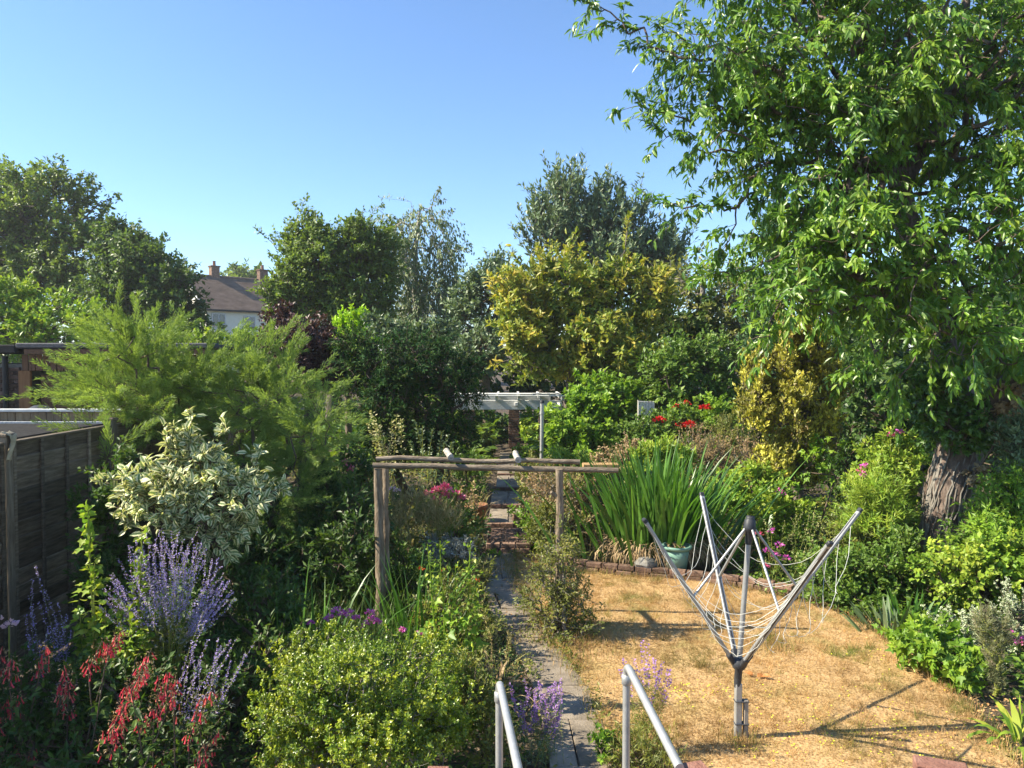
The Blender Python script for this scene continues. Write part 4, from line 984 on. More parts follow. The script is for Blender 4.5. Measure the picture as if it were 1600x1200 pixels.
plant('tree', 'dense dark tree behind the cherry at the right edge', 'tree', base_of(1560, 640, 22),
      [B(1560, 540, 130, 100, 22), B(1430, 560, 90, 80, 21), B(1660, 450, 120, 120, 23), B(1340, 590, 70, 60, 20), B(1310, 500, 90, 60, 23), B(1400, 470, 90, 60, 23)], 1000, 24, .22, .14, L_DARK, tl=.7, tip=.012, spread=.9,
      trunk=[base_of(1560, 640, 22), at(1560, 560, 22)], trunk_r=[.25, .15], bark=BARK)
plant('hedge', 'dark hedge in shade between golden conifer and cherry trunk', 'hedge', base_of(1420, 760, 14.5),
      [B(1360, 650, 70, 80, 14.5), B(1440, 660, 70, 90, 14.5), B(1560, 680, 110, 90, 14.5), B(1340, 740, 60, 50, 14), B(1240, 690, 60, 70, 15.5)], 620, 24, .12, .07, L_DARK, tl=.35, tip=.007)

# ---------------- middle distance, left to right
plant('smoke_bush', 'dark purple leaved shrub left of the dark yew', 'shrub', base_of(470, 690, 16),
      [B(470, 545, 48, 60, 16), B(452, 520, 32, 30, 16.3), B(500, 580, 40, 46, 15.8), B(555, 575, 34, 40, 16)], 430, 22, .10, .065, L_PURPLE, tl=.35, tip=.007, spread=.8)
plant('golden_cypress', 'lime yellow egg shaped conifer above the dark yew', 'conifer', base_of(556, 640, 20),
      [B(555, 520, 34, 30, 20), B(556, 545, 42, 30, 20), B(556, 500, 20, 14, 20), B(540, 580, 44, 34, 20)], 420, 22, .10, .05, L_LIME, tl=.25, up=1.4, fwd=.5, tip=.006, spread=.5)
plant('shrub', 'pale blue green shrub tip right of the lime conifer', 'shrub', base_of(610, 640, 19),
      [B(592, 508, 15, 16, 19), B(625, 525, 36, 22, 19), B(680, 525, 40, 20, 19)], 160, 20, .11, .06, L_GREY, tl=.3, up=.6, tip=.006)
plant('yew', 'broad dark yew with yellow tips left of the white arbour', 'yew', base_of(650, 740, 15.3),
      [B(640, 570, 92, 50, 15.3), B(590, 600, 60, 60, 15), B(700, 600, 56, 52, 15.3), B(650, 640, 100, 62, 15), B(600, 680, 60, 50, 14.7), B(700, 680, 40, 40, 15.2), B(560, 560, 40, 40, 15.5)], 1150, 30, .10, .028, L_YEW, tl=.38, up=.1, droop=.15, tip=.006, spread=.45, nbias=.9)
plant('shrub', 'glossy bright green shrub right of the arbour', 'shrub', base_of(930, 725, 18),
      [B(935, 650, 56, 50, 18), B(900, 680, 42, 40, 17.6), B(965, 640, 40, 50, 18.2), B(915, 620, 30, 30, 18.4), B(905, 700, 44, 30, 17.4)], 560, 22, .13, .085, L_BRIGHT, tl=.35, tip=.007)
plant('vine', 'yellow green climber hanging down the right arbour pier', 'climber', base_of(830, 720, 20.6),
      [B(833, 665, 10, 24, 20.6), B(826, 690, 14, 22, 20.5), B(818, 715, 20, 18, 20.2)], 90, 18, .11, .07, L_YGREEN, tl=.2, droop=.4, tip=.004)
plant('shrub', 'small rusty green shrub in the opening of the arbour', 'shrub', base_of(752, 720, 20.4), [B(752, 698, 18, 16, 20.4), B(745, 712, 20, 14, 20.3)], 80, 18, .10, .06, L_OLIVE, tl=.2, tip=.004)
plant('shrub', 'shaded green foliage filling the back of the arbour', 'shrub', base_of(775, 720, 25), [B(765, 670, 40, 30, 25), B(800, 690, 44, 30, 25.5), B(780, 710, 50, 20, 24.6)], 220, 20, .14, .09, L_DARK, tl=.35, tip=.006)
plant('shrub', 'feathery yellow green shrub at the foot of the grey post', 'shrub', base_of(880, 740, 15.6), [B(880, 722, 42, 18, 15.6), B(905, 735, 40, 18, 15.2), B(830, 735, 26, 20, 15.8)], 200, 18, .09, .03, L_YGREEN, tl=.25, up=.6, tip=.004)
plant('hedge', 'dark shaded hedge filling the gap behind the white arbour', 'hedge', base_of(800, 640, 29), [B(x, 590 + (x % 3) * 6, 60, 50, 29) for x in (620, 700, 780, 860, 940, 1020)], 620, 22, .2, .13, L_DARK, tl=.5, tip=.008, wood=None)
plant('hedge', 'far line of dark hedge across the field behind', 'hedge', base_of(800, 600, 48), [B(x, 548, 90, 44, 48 + (x % 7)) for x in range(-160, 1800, 110)], 950, 20, .5, .3, L_DARK, tl=1.0, wood=None)
# roses and rockery
plant('rose_bush', 'rose bush with red blooms beside the white netting screen', 'rose', base_of(1030, 720, 15.2), [B(1010, 680, 42, 24, 15.2), B(1050, 672, 34, 26, 15.3), B(1040, 700, 50, 20, 15)], 230, 18, .08, .055, L_MID, tl=.28, up=.5, tip=.005)
plant('rose_bush', 'taller rose bush with red blooms before the dark shrub', 'rose', base_of(1100, 720, 15.6), [B(1075, 655, 24, 28, 15.6), B(1115, 655, 30, 26, 15.6), B(1105, 690, 54, 32, 15.4)], 260, 18, .08, .055, L_BRIGHT, tl=.28, up=.5, tip=.005)
rb = [o for o in scene.objects if o.name.startswith('rose_bush')]
for (u, v, Y_, r_, k) in ((1028, 658, 15.0, 8, 0), (1036, 656, 15.05, 5, 0), (1063, 664, 15.1, 7, 0), (1056, 636, 15.5, 6, 1), (1074, 630, 15.5, 6, 1), (1074, 666, 15.0, 9, 0), (1080, 663, 15.0, 7, 0), (1100, 638, 15.4, 7, 1), (1107, 637, 15.4, 7, 1), (1112, 640, 15.4, 5, 1), (1088, 657, 15.4, 4, 1)):
    bloom(rb[k], 'rose_bloom', at(u, v, Y_), px(r_, Y_), 26, F_ROSE)
plant('shrub', 'bright green low conifer mound behind the strap leaves', 'shrub', base_of(1030, 745, 13), [B(1030, 712, 36, 22, 13), B(1010, 728, 30, 16, 12.9), B(1055, 715, 24, 16, 13.1)], 230, 22, .09, .03, L_LIME if False else L_YGREEN, tl=.22, up=.6, droop=.1, tip=.004)
plant('shrub', 'dry brownish twiggy heather on the rockery below the roses', 'shrub', base_of(1130, 745, 13.8), [B(1120, 722, 50, 26, 13.8), B(1165, 725, 36, 30, 13.6), B(1085, 700, 40, 24, 14.2)], 360, 16, .045, .02, L_RUST, tl=.3, up=.4, bark=TWIG_GREY, tip=.004)
plant('shrub', 'olive rosemary like shrub left of the golden conifer', 'shrub', base_of(1140, 740, 14.6), [B(1145, 690, 40, 30, 14.6), B(1130, 715, 50, 22, 14.4)], 240, 22, .07, .018, L_OLIVE, tl=.25, up=.8, tip=.004)
plant('ground_cover', 'low dry white and buff rockery plants left of roses', 'plant', base_of(985, 740, 14), [B(985, 706, 30, 16, 14), B(965, 722, 36, 14, 13.8)], 140, 18, .06, .03, L_DRY, tl=.2, tip=.003)
plant('shrub', 'yellow green shrub below the rockery right of strap leaves', 'shrub', base_of(1190, 820, 11.8), [B(1180, 770, 44, 34, 11.8), B(1215, 800, 44, 36, 11.4), B(1150, 770, 40, 30, 12)], 330, 20, .075, .045, L_YGREEN, tl=.25, tip=.004)
# golden conifer: upright plumes
gc_ = [B(1215, 590, 34, 62, 12.4), B(1260, 560, 34, 60, 12.5), B(1295, 600, 28, 70, 12.6), B(1180, 640, 32, 66, 12.3), B(1175, 590, 22, 40, 12.4), B(1240, 650, 50, 70, 12.2), B(1285, 680, 34, 60, 12.4), B(1215, 720, 40, 50, 12.2), B(1255, 745, 34, 40, 12.4), B(1235, 520, 28, 30, 12.5), B(1275, 530, 24, 30, 12.5)]
plant('golden_conifer', 'tall golden yellow upright conifer with brown patches', 'conifer', base_of(1245, 810, 12.5), gc_, 1250, 20, .075, .036, L_GOLD, tl=.22, up=1.5, fwd=.5, tip=.005, spread=.7, lr=.34, lumps=12,
      trunk=[base_of(1248, 810, 12.5), at(1247, 720, 12.5), at(1246, 560, 12.5)], trunk_r=[.09, .07, .03], bark=BARK)
plant('climber', 'thin green climber with heart leaves in front of golden conifer', 'climber', base_of(1270, 790, 11.8), [B(1295, 700, 16, 30, 11.8), B(1265, 720, 20, 30, 11.8), B(1300, 735, 10, 22, 11.8)], 40, 6, .11, .08, L_BRIGHT, tl=.2, droop=.5, shape='lobe', tip=.003)

# ---------------- the cherry
TY = 10.2
ct = [at(1468, 905, TY) * (1, 1, 0) + np.array((0, 0, -.05)), at(1470, 840, TY), at(1482, 770, TY), at(1500, 700, TY), at(1496, 620, TY + .1), at(1478, 540, TY + .2), at(1440, 430, TY + .2), at(1412, 330, TY + .2), at(1402, 270, TY + .2)]
def bigtube(t, pts, rad, name='limb'):
    tp = np.array(pts); s = np.linspace(0, len(tp) - 1, (len(tp) - 1) * 4 + 1); fi = np.arange(len(tp)); tq = np.stack([np.interp(s, fi, tp[:, j]) for j in range(3)], 1)
    for _ in range(2): tq[1:-1] = (tq[:-2] + 2 * tq[1:-1] + tq[2:]) / 4
    Acc().tube(tq, np.interp(s, fi, rad), 12, bump=.06).build(name, BARK_RED, t); return tq
blobs = [B(1440, 110, 150, 130, 9.8, 1.6), B(1260, 90, 120, 105, 9.6, 1.3), B(1120, 70, 88, 60, 9.5, .9), B(1560, 180, 110, 150, 9.4, 1.5), B(1310, 270, 120, 100, 9.4, 1.3), B(1215, 380, 70, 76, 9.4, .9),
         B(1350, 420, 140, 92, 9.0, 1.2), B(1510, 400, 130, 110, 8.9, 1.2), B(1260, 470, 82, 46, 9.0, .8), B(1450, 530, 96, 44, 8.8, .9), B(1130, 170, 70, 44, 9.5, .6), B(1120, 220, 44, 24, 9.5, .5), B(1600, 320, 90, 110, 9.0, 1.2),
         B(1400, -60, 240, 110, 10, 2.0), B(1200, -40, 140, 70, 9.8, 1.2), B(1680, 100, 130, 220, 9.8, 1.8), B(1380, 250, 120, 80, 11.2, .9), B(1500, 60, 160, 130, 11.4, 1.2), B(1220, 430, 80, 60, 10.4, .7), B(1580, 530, 70, 60, 9.2, .8), B(1180, 130, 84, 62, 9.6, .8), B(1235, 215, 84, 72, 9.6, .9), B(1175, 260, 40, 36, 9.4, .5), B(1330, 345, 110, 64, 9.5, .9), B(1330, 150, 90, 70, 9.2, .9), B(1400, 60, 110, 70, 9.0, .9)]
spr = [[at(1040, 50, 9.5), at(1000, 45, 9.5), at(965, 30, 9.5), at(940, 18, 9.5), at(926, 12, 9.5)], [at(1080, 195, 9.5), at(1045, 180, 9.4), at(1015, 172, 9.4), at(992, 166, 9.4)],
       [at(1150, 325, 9.5), at(1105, 325, 9.4), at(1070, 325, 9.4), at(1050, 322, 9.4), at(1036, 318, 9.4)], [at(1060, 90, 9.4), at(1030, 75, 9.4), at(1012, 70, 9.4)], [at(1090, 215, 9.4), at(1050, 210, 9.4), at(1030, 207, 9.4)],
       [at(1150, 350, 9.4), at(1135, 380, 9.4), at(1140, 410, 9.4)], [at(1150, 430, 9.4), at(1120, 430, 9.4), at(1095, 425, 9.3)], [at(1230, 500, 9), at(1200, 520, 9), at(1180, 528, 8.9)], [at(1360, 560, 8.9), at(1340, 575, 8.9), at(1330, 580, 8.9)],
       [at(1420, 575, 8.8), at(1400, 595, 8.8), at(1395, 610, 8.8)], [at(1540, 560, 8.8), at(1530, 590, 8.8)], [at(1100, 120, 9.5), at(1070, 130, 9.5), at(1050, 140, 9.5)]]
spr = [[p_ for a_, b_ in zip(l_[:-1], l_[1:]) for p_ in (a_, a_ * .67 + b_ * .33 + rng.normal(0, .05, 3), a_ * .33 + b_ * .67 + rng.normal(0, .05, 3))] + [l_[-1]] for l_ in spr]
cherry = plant('cherry_tree', 'large cherry tree with drooping leaves leaning over the lawn', 'tree', ct[0] * (1, 1, 0), blobs, 3000, 21, .115, .042, L_CHERRY, tl=.42, droop=.8, up=.1, shape='l',
      trunk=ct, trunk_r=[.31, .27, .29, .27, .22, .19, .17, .16, .13], bark=BARK_RED, tip=.0042, spread=.35, nbias=.5, extra=spr, indiv=300, sides=5, clear=[(1405, 290, 34, 10.2), (1432, 240, 28, 10.3), (1480, 175, 34, 10.3), (1355, 110, 20, 10), (1475, 760, 60, 10.4), (1475, 830, 60, 10.4), (1480, 690, 40, 10.2), (1395, 30, 18, 20), (1490, 205, 18, 20), (1560, 110, 20, 20), (1540, 180, 16, 20), (1340, 80, 16, 20), (1400, 130, 14, 20), (1470, 110, 14, 20)], fwd=.8, expo=.47)
bigtube(cherry, [at(1408, 290, TY + .2), at(1440, 235, TY + .3), at(1478, 180, TY + .3), at(1500, 90, TY + .4), at(1510, 0, TY + .5)], [.13, .12, .10, .07, .05])
bigtube(cherry, [at(1402, 275, TY + .2), at(1378, 200, TY + .2), at(1358, 110, TY + .1), at(1350, 20, TY)], [.12, .09, .07, .05])
bigtube(cherry, [at(1478, 180, TY + .3), at(1530, 130, TY + .1), at(1580, 60, TY)], [.08, .055, .035])
bigtube(cherry, [at(1470, 190, TY + .3), at(1435, 120, TY + .5), at(1420, 40, TY + .6)], [.07, .05, .03])
bigtube(cherry, [at(1500, 690, TY), at(1545, 640, TY - .2), at(1580, 600, TY - .4), at(1640, 560, TY - .6), at(1700, 520, TY - .6)], [.22, .19, .16, .13, .10])
bigtube(cherry, [at(1478, 540, TY + .2), at(1400, 470, TY - .4), at(1340, 430, TY - .8), at(1270, 400, TY - .9)], [.10, .07, .05, .03])
plant('ivy', 'glossy green ivy wrapped round the cherry trunk', 'ivy', base_of(1480, 900, 10.0),
      [B(1455, 630, 44, 46, 9.9, .35), B(1478, 670, 46, 36, 9.85, .35), B(1440, 600, 36, 34, 10, .35), B(1520, 660, 34, 50, 9.9, .3), B(1480, 580, 30, 40, 9.95, .3), B(1530, 680, 22, 24, 10, .3)], 420, 9, .085, .085, L_IVY, tl=.16, droop=.5, shape='lobe', tip=.003, nbias=.2)
# old hairy ivy stems clinging to the lower trunk
ir_ = Acc(); tq_ = np.array([ct[1], ct[2], ct[3], ct[4]]); 
for i in range(70):
    an_ = rng.uniform(0, 6.28); s_ = np.linspace(0, rng.uniform(.6, 1), 9) * 3 * rng.uniform(.6, 1); s_ = np.clip(s_ + rng.uniform(-.6, .8), -.6, 3)
    c_ = np.stack([np.interp(s_, [-.6, 0, 1, 2, 3], np.r_[ct[0][j], tq_[:, j]]) for j in range(3)], 1); r_ = np.interp(s_, [-.6, 0, 1, 2, 3], [.30, .27, .29, .27, .22]) + .004
    aa = an_ + np.cumsum(rng.normal(0, .09, 9)); ir_.tube(c_ + np.c_[np.cos(aa) * r_, np.sin(aa) * r_, 0 * aa], rng.uniform(.006, .016), 5, cap=False, bump=.2)
iv_ = [o for o in scene.objects if o.name == 'ivy.001'][0]
tag(ir_.build('stems', TWIG_GREY, iv_), kind='stuff')
fl_ = Acc(); c_ = gd(1182, 1062); fl_.leaves(np.array([c_ + (0, 0, .03), c_ + (.05, .01, .03), c_ + (-.02, .02, .03)]), np.array([(1., .2, .2), (.6, -.5, .3), (-.7, .4, .3)]), np.array([(0, -.4, 1.)] * 3), .09, .06, 'l')
tag(fl_.build('fallen_leaf', M_leaf('orange_dead_leaf', [(.5, .2, .06), (.55, .25, .08)], .2, gain=(1, 1, 1))), 'curled orange dead leaf lying on the lawn behind the dryer pole', 'leaf')
plant('dead_ivy', 'brown dead leaves hanging on the right limb of the cherry', 'ivy', base_of(1575, 900, 9.7), [B(1578, 630, 14, 36, 9.7, .15), B(1562, 660, 12, 22, 9.7, .12), B(1525, 740, 10, 24, 9.8, .1)], 70, 9, .08, .06, L_DRY, tl=.12, droop=.8, tip=.003)

# ---------------- right border
plant('shrub', 'yellow flecked green shrub left of the cherry trunk', 'shrub', base_of(1400, 880, 10.8), [B(1395, 730, 44, 38, 10.8), B(1410, 715, 32, 36, 11), B(1375, 760, 36, 36, 10.7), B(1385, 785, 44, 40, 10.6)], 480, 18, .07, .04, L_YGREEN, tl=.25, tip=.004, up=.3)
plant('fennel', 'pale feathery stems leaning beside the cherry trunk', 'plant', base_of(1390, 900, 10.2), [B(1370, 800, 40, 40, 10.2), B(1385, 820, 34, 36, 10.1), B(1350, 830, 30, 36, 10.2)], 260, 22, .10, .012, L_YGREEN, tl=.35, up=.6, tip=.003, bark=STEM)
plant('shrub', 'dry seed filled plants before the dark hedge', 'plant', base_of(1340, 900, 10.4), [B(1330, 850, 40, 34, 10.4), B(1370, 860, 40, 30, 10.2)], 200, 16, .06, .03, L_OLIVE, tl=.25, up=.5, tip=.003, bark=TWIG_GREY)
plant('shrub', 'fine leaved bright green bush in front of the cherry trunk', 'shrub', base_of(1530, 960, 9.0), [B(1562, 810, 40, 40, 9.0), B(1590, 790, 44, 44, 9.0), B(1540, 875, 40, 26, 8.9), B(1560, 850, 60, 44, 8.8), B(1600, 800, 40, 60, 9.1)], 640, 22, .075, .024, L_BRIGHT, tl=.32, droop=.3, up=.1, tip=.004, spread=.5)
plant('shrub', 'round leaved light green bush at the right edge', 'shrub', base_of(1570, 990, 8.2), [B(1570, 890, 50, 40, 8.2), B(1530, 900, 40, 36, 8.2), B(1600, 900, 40, 50, 8.1), B(1480, 890, 40, 30, 8.5)], 480, 16, .06, .045, L_YGREEN, tl=.22, tip=.004)
plant('shrub', 'grey leaved bush at the far right edge beside the cherry', 'shrub', base_of(1600, 900, 9.4), [B(1592, 700, 26, 50, 9.4), B(1610, 740, 34, 50, 9.3)], 180, 20, .07, .025, L_GREY, tl=.25, up=.5, tip=.004)
plant('shrub', 'tangled mixed green border plants left of the flag iris leaves', 'shrub', base_of(1340, 960, 9.2), [B(1330, 900, 50, 30, 9.2), B(1380, 900, 44, 34, 9.0), B(1290, 900, 40, 30, 9.6), B(1410, 880, 40, 40, 9.2), B(1350, 940, 50, 20, 8.9)], 460, 18, .065, .035, L_MID, tl=.24, up=.3, tip=.003)
plant('euonymus', 'white edged variegated low shrub in the right border', 'shrub', base_of(1530, 1060, 7.5), [B(1500, 985, 36, 36, 7.6), B(1545, 1010, 36, 40, 7.4), B(1590, 970, 30, 46, 7.4), B(1520, 1040, 36, 24, 7.2)], 300, 18, .04, .025, L_WHITEV, tl=.18, tip=.003)
plant('shrub', 'lobed bright green currant like bush at the lawn edge', 'shrub', base_of(1475, 1090, 6.9), [B(1450, 1000, 36, 30, 7.1, .3), B(1480, 1020, 40, 36, 6.9, .3), B(1490, 1050, 28, 26, 6.8, .25), B(1430, 1010, 28, 26, 7.1, .25)], 150, 8, .085, .085, L_BRIGHT, tl=.15, shape='lobe', tip=.003, indiv=260, nbias=.4, up=.1)
plant('mugwort', 'tall feathery grey purple tipped plant standing before variegated shrub', 'plant', base_of(1553, 1110, 6.6), [B(1548, 1000, 15, 44, 6.6, .12), B(1560, 1050, 12, 54, 6.6, .1), B(1566, 990, 12, 34, 6.6, .1), B(1540, 975, 12, 24, 6.6, .1)], 260, 22, .04, .005, L_MUG, tl=.09, up=1.2, tip=.002, bark=STEM)
# strap leaved clumps
def straps(name, label, cat, c, n, L, W, mat, lean=(.05, .6), curve=(.1, .9), rad=.2, indiv=True, seg=5, leafname='leaf', tall=None, rady=None):
    t = thing(name, label, cat, (c[0], c[1], c[2])); off = OFF[t.name]
    q = rng.normal(0, 1, (n, 2)) * .5; P = np.c_[c[0] + q[:, 0] * rad, c[1] + q[:, 1] * (rady or rad), np.full(n, c[2])]
    az = np.arctan2(q[:, 1], q[:, 0]) + rng.normal(0, .5, n); ls = L * rng.uniform(.65, 1.15, n)
    rr = np.clip(np.hypot(q[:, 0], q[:, 1]), 0, 1.3) / 1.3
    le = lean[0] + (lean[1] - lean[0]) * np.clip(rr + rng.normal(0, .12, n), 0, 1.2); cu = rng.uniform(*curve, n) * (.4 + rr)
    if indiv:
        for i in range(n):
            a = Acc(); a.blades(P[i:i + 1], az[i], le[i], ls[i], W * rng.uniform(.7, 1.2), cu[i], seg); a.build(leafname, mat, t)
    else:
        a = Acc(); a.blades(P, az, le, ls, W * rng.uniform(.7, 1.2, n), cu, seg); tag(a.build('leaves', mat, t), kind='stuff')
    return t
ic = at(1030, 885, 10.9)
ir = straps('strap_leaf_clump', 'large clump of tall green strap leaves behind the bucket', 'iris clump', (ic[0], 10.95, .12), 300, 1.60, .056, L_IRIS, lean=(.0, .46), curve=(.05, .5), rad=.85, rady=.4, seg=6)
q_ = rng.normal(0, 1, (170, 2)) * .5; a = Acc(); a.blades(np.c_[ic[0] + q_[:, 0] * .8, 10.95 + q_[:, 1] * .4, np.full(170, .12)], np.arctan2(q_[:, 1], q_[:, 0]), .42 * np.clip(np.hypot(q_[:, 0], q_[:, 1]), 0, 1.2), rng.uniform(.9, 1.65, 170), .05, rng.uniform(.1, .6, 170), 6)
tag(a.build('leaves', L_IRIS, ir), kind='stuff')
dry_n = 420; a = Acc(); an = rng.uniform(math.pi, 2 * math.pi, dry_n); rr = rng.uniform(.75, 1.0, dry_n)
P = np.c_[ic[0] + .75 * rr * np.cos(an), 10.95 + .5 * rr * np.sin(an), np.full(dry_n, .12) + rng.uniform(.1, .32, dry_n)]
a.blades(P, an + rng.normal(0, .5, dry_n), 1.6, rng.uniform(.2, .45, dry_n), .016, rng.uniform(1, 2.4, dry_n), 3)
tag(a.build('dead_leaf_skirt', L_DRY, ir), kind='stuff')
straps('iris', 'fan of broad iris leaves leaning at the right lawn edge', 'iris', gd(1395, 1000) + np.array((0, .1, 0)), 26, .42, .045, L_GREY, lean=(.2, 1.1), curve=(0, .3), rad=.28)
straps('iris', 'upright dark iris leaves behind the leaning fan', 'iris', gd(1430, 985) + np.array((0, .2, 0)), 22, .5, .04, L_IRIS, lean=(.1, .6), curve=(0, .4), rad=.2)
straps('iris', 'pale strap leaf plant at the bottom right corner', 'iris', gd(1592, 1160), 20, .42, .055, L_YGREEN, lean=(.2, 1.2), curve=(.6, 1.8), rad=.12)
straps('grass_clump', 'upright sword leaves among dark plants behind the round bush', 'plant', (at(470, 940, 6.9)[0], 7.0, .0), 40, 1.05, .025, L_IRIS, lean=(.05, .4), curve=(.1, .7), rad=.5)
straps('grass_clump', 'upright green sword leaves at the foot of the left arch post', 'plant', (at(640, 960, 7.6)[0], 7.8, 0), 46, .95, .025, L_IRIS, lean=(.05, .35), curve=(.1, .5), rad=.28)
straps('grass_clump', 'yellowing bent strap leaves right of the round bush', 'plant', (at(770, 1060, 6.3)[0], 6.3, 0), 34, .62, .026, L_DRY, lean=(.1, .7), curve=(.6, 2), rad=.2)
straps('grass_clump', 'dry grass tussock growing in the left pot', 'plant', (cpot1[0], cpot1[1], cpot1[2] + .34), 60, .5, .008, L_STRAW, lean=(.1, .9), curve=(.3, 1.5), rad=.16)
straps('grass_clump', 'dry brown grass in the broken right pot', 'plant', (cpot2[0], cpot2[1], cpot2[2] + .23), 60, .45, .008, L_DRY, lean=(.1, .8), curve=(.3, 1.2), rad=.16)

ELBOW = [None]
def flowerplant(name, label, cat, u, vb, Y, spikes_uv, petal, leafmat, n=60, L=.014, W=.012, rad=.014, start=.4, nleaf=0, shape='d', bend=.1, leafL=.06, leafW=.02, foot=.1, stem=None, down=0., r=.0025, z0=None, taper=True, sname='flower_spike', leafshape='d', leaflow=.6, jit=.05, elbow=None):
    legs = []
    b = base_of(u, vb, Y); b[2] = (z0 if z0 is not None else b[2]); t = thing(name, label, cat, b)
    tops = []
    for (uu, vv) in spikes_uv:
        Yt = Y + rng.normal(0, jit); T = at(uu, vv, Yt); f = b + np.array((rng.normal(0, foot), rng.normal(0, foot), 0))
        if elbow is not None:
            g0 = f; f = at(elbow[0] + (uu - elbow[0]) * .2 + rng.normal(0, 8), elbow[1] + rng.normal(0, 10), Y + rng.normal(0, .06)); legs.append((g0, f))
        spike(t, sname, f, T, petal, stem, n, L, W, start, rad, shape, r, bend, down, taper); tops.append((f, T))
    if legs:
        la = np.array(legs); tag(Acc().sticks(la[:, 0], la[:, 1], .0022, .002, 3).build('stems', STEM, t), kind='stuff')
    if nleaf:
        tops = np.array(tops); i = rng.integers(0, len(tops), nleaf); s = rng.random(nleaf) * leaflow
        q = tops[i, 0] + (tops[i, 1] - tops[i, 0]) * s[:, None]; d = nrm(rv(nleaf) * (1, 1, .35) + (0, 0, .1)); q = q + d * .01
        a = Acc(); a.leaves(q, d, nrm(rv(nleaf) * .5 + (0, 0, 1)), leafL * rng.uniform(.6, 1.3, nleaf), leafW * rng.uniform(.7, 1.3, nleaf), leafshape)
        tag(a.build('leaves', leafmat, t), kind='stuff')
    return t
def rnd_uv(u0, u1, v0, v1, n): return [(rng.uniform(u0, u1), rng.uniform(v0, v1)) for _ in range(n)]
# pink sweet peas and others of the right border
for lab, pts, Y_ in (('magenta sweet pea in front of the dryer mast', [(1200, 862), (1212, 868), (1218, 852), (1196, 885), (1228, 872), (1205, 830), (1185, 835)], 9.6),
                     ('bright pink sweet pea low on the golden conifer', [(1217, 768), (1222, 772)], 11.4), ('magenta flower stem standing before the dark hedge', [(1345, 735), (1350, 728), (1348, 742)], 10.5),
                     ('mauve phlox heads beside the ivy covered trunk', [(1392, 681), (1400, 679), (1405, 676)], 10.5), ('pink flowers among the white edged leaves', [(1578, 988), (1592, 1005), (1598, 1000), (1580, 1000)], 7.2)):
    u_ = np.mean([p_[0] for p_ in pts]); t = thing('sweet_pea', lab, 'flower', base_of(u_, 900, Y_ + .1))
    a = Acc()
    for (uu, vv) in pts:
        c = at(uu, vv, Y_); bloom(t, 'flower_head', c, px(6.5, Y_), 16, F_PINK if vv % 2 else F_MAG)
        f = base_of(u_ + (uu - u_) * .5, 900, Y_ + .1); a.tube([f, (f + c) / 2 + rng.normal(0, .03, 3), c], .004, 4, cap=False)
    a.build('stem', STEM, t)
flowerplant('catmint', 'grey leafy stems with yellow heads below the golden conifer', 'plant', 1235, 900, 10.2, rnd_uv(1180, 1300, 790, 880, 34), F_CREAM, L_MID, n=30, start=.7, nleaf=800, foot=.3, leafL=.07, leafW=.02, leaflow=.95)
flowerplant('flax', 'fine grey green stems leaning right of the clothes dryer', 'plant', 1290, 940, 9.4, rnd_uv(1230, 1330, 850, 915, 34), F_CREAM, L_GREY, n=8, start=.8, nleaf=1200, foot=.25, leafL=.05, leafW=.01, leaflow=.95)

# ---------------- climbing shrub round the right arch post
plant('climbing_shrub', 'scruffy olive climbing shrub at the foot of right arch post', 'shrub', base_of(873, 1000, 8.1), [B(870, 900, 34, 60, 8.1, .25), B(850, 930, 30, 50, 8.1, .25), B(895, 940, 34, 44, 8.1, .25), B(868, 850, 24, 40, 8.1, .2), B(870, 975, 52, 26, 8.05, .35)], 460, 14, .04, .018, L_OLIVE, tl=.2, up=.2, tip=.0025, bark=TWIG_GREY, spread=.6)
plant('shrub', 'reddish brown dying plants behind the right arch post', 'plant', base_of(880, 830, 11.6), [B(880, 780, 44, 34, 11.6), B(850, 770, 36, 28, 12), B(925, 790, 34, 36, 11.8), B(890, 815, 60, 30, 11.4)], 420, 13, .055, .022, L_RUST, tl=.28, up=.7, bark=TWIG_GREY, tip=.003)
plant('shrub', 'yellow green bush behind the arch between post and strap leaves', 'shrub', base_of(900, 850, 11.4), [B(905, 780, 44, 40, 11.9), B(840, 745, 30, 22, 13), B(870, 830, 50, 34, 11.2), B(830, 790, 22, 24, 12.4)], 330, 18, .06, .03, L_OLIVE, tl=.25, up=.4, tip=.003)
plant('fern', 'dark green ferny plant right of the lower steps', 'plant', base_of(840, 850, 12), [B(835, 815, 22, 22, 12, .25), B(850, 835, 24, 20, 11.9, .25)], 110, 18, .06, .03, L_BRIGHT, tl=.2, tip=.003)
plant('weed', 'fresh green weed growing in front of the brick landing', 'plant', base_of(767, 876, 11.4), [B(767, 868, 11, 7, 11.3, .12)], 26, 8, .06, .025, L_BRIGHT, tl=.06, tip=.002)
plant('weed', 'small green weed on the second step', 'plant', at(802, 806, 13.4), [B(802, 797, 7, 6, 13.4, .08)], 14, 8, .05, .025, L_BRIGHT, tl=.06, tip=.002)

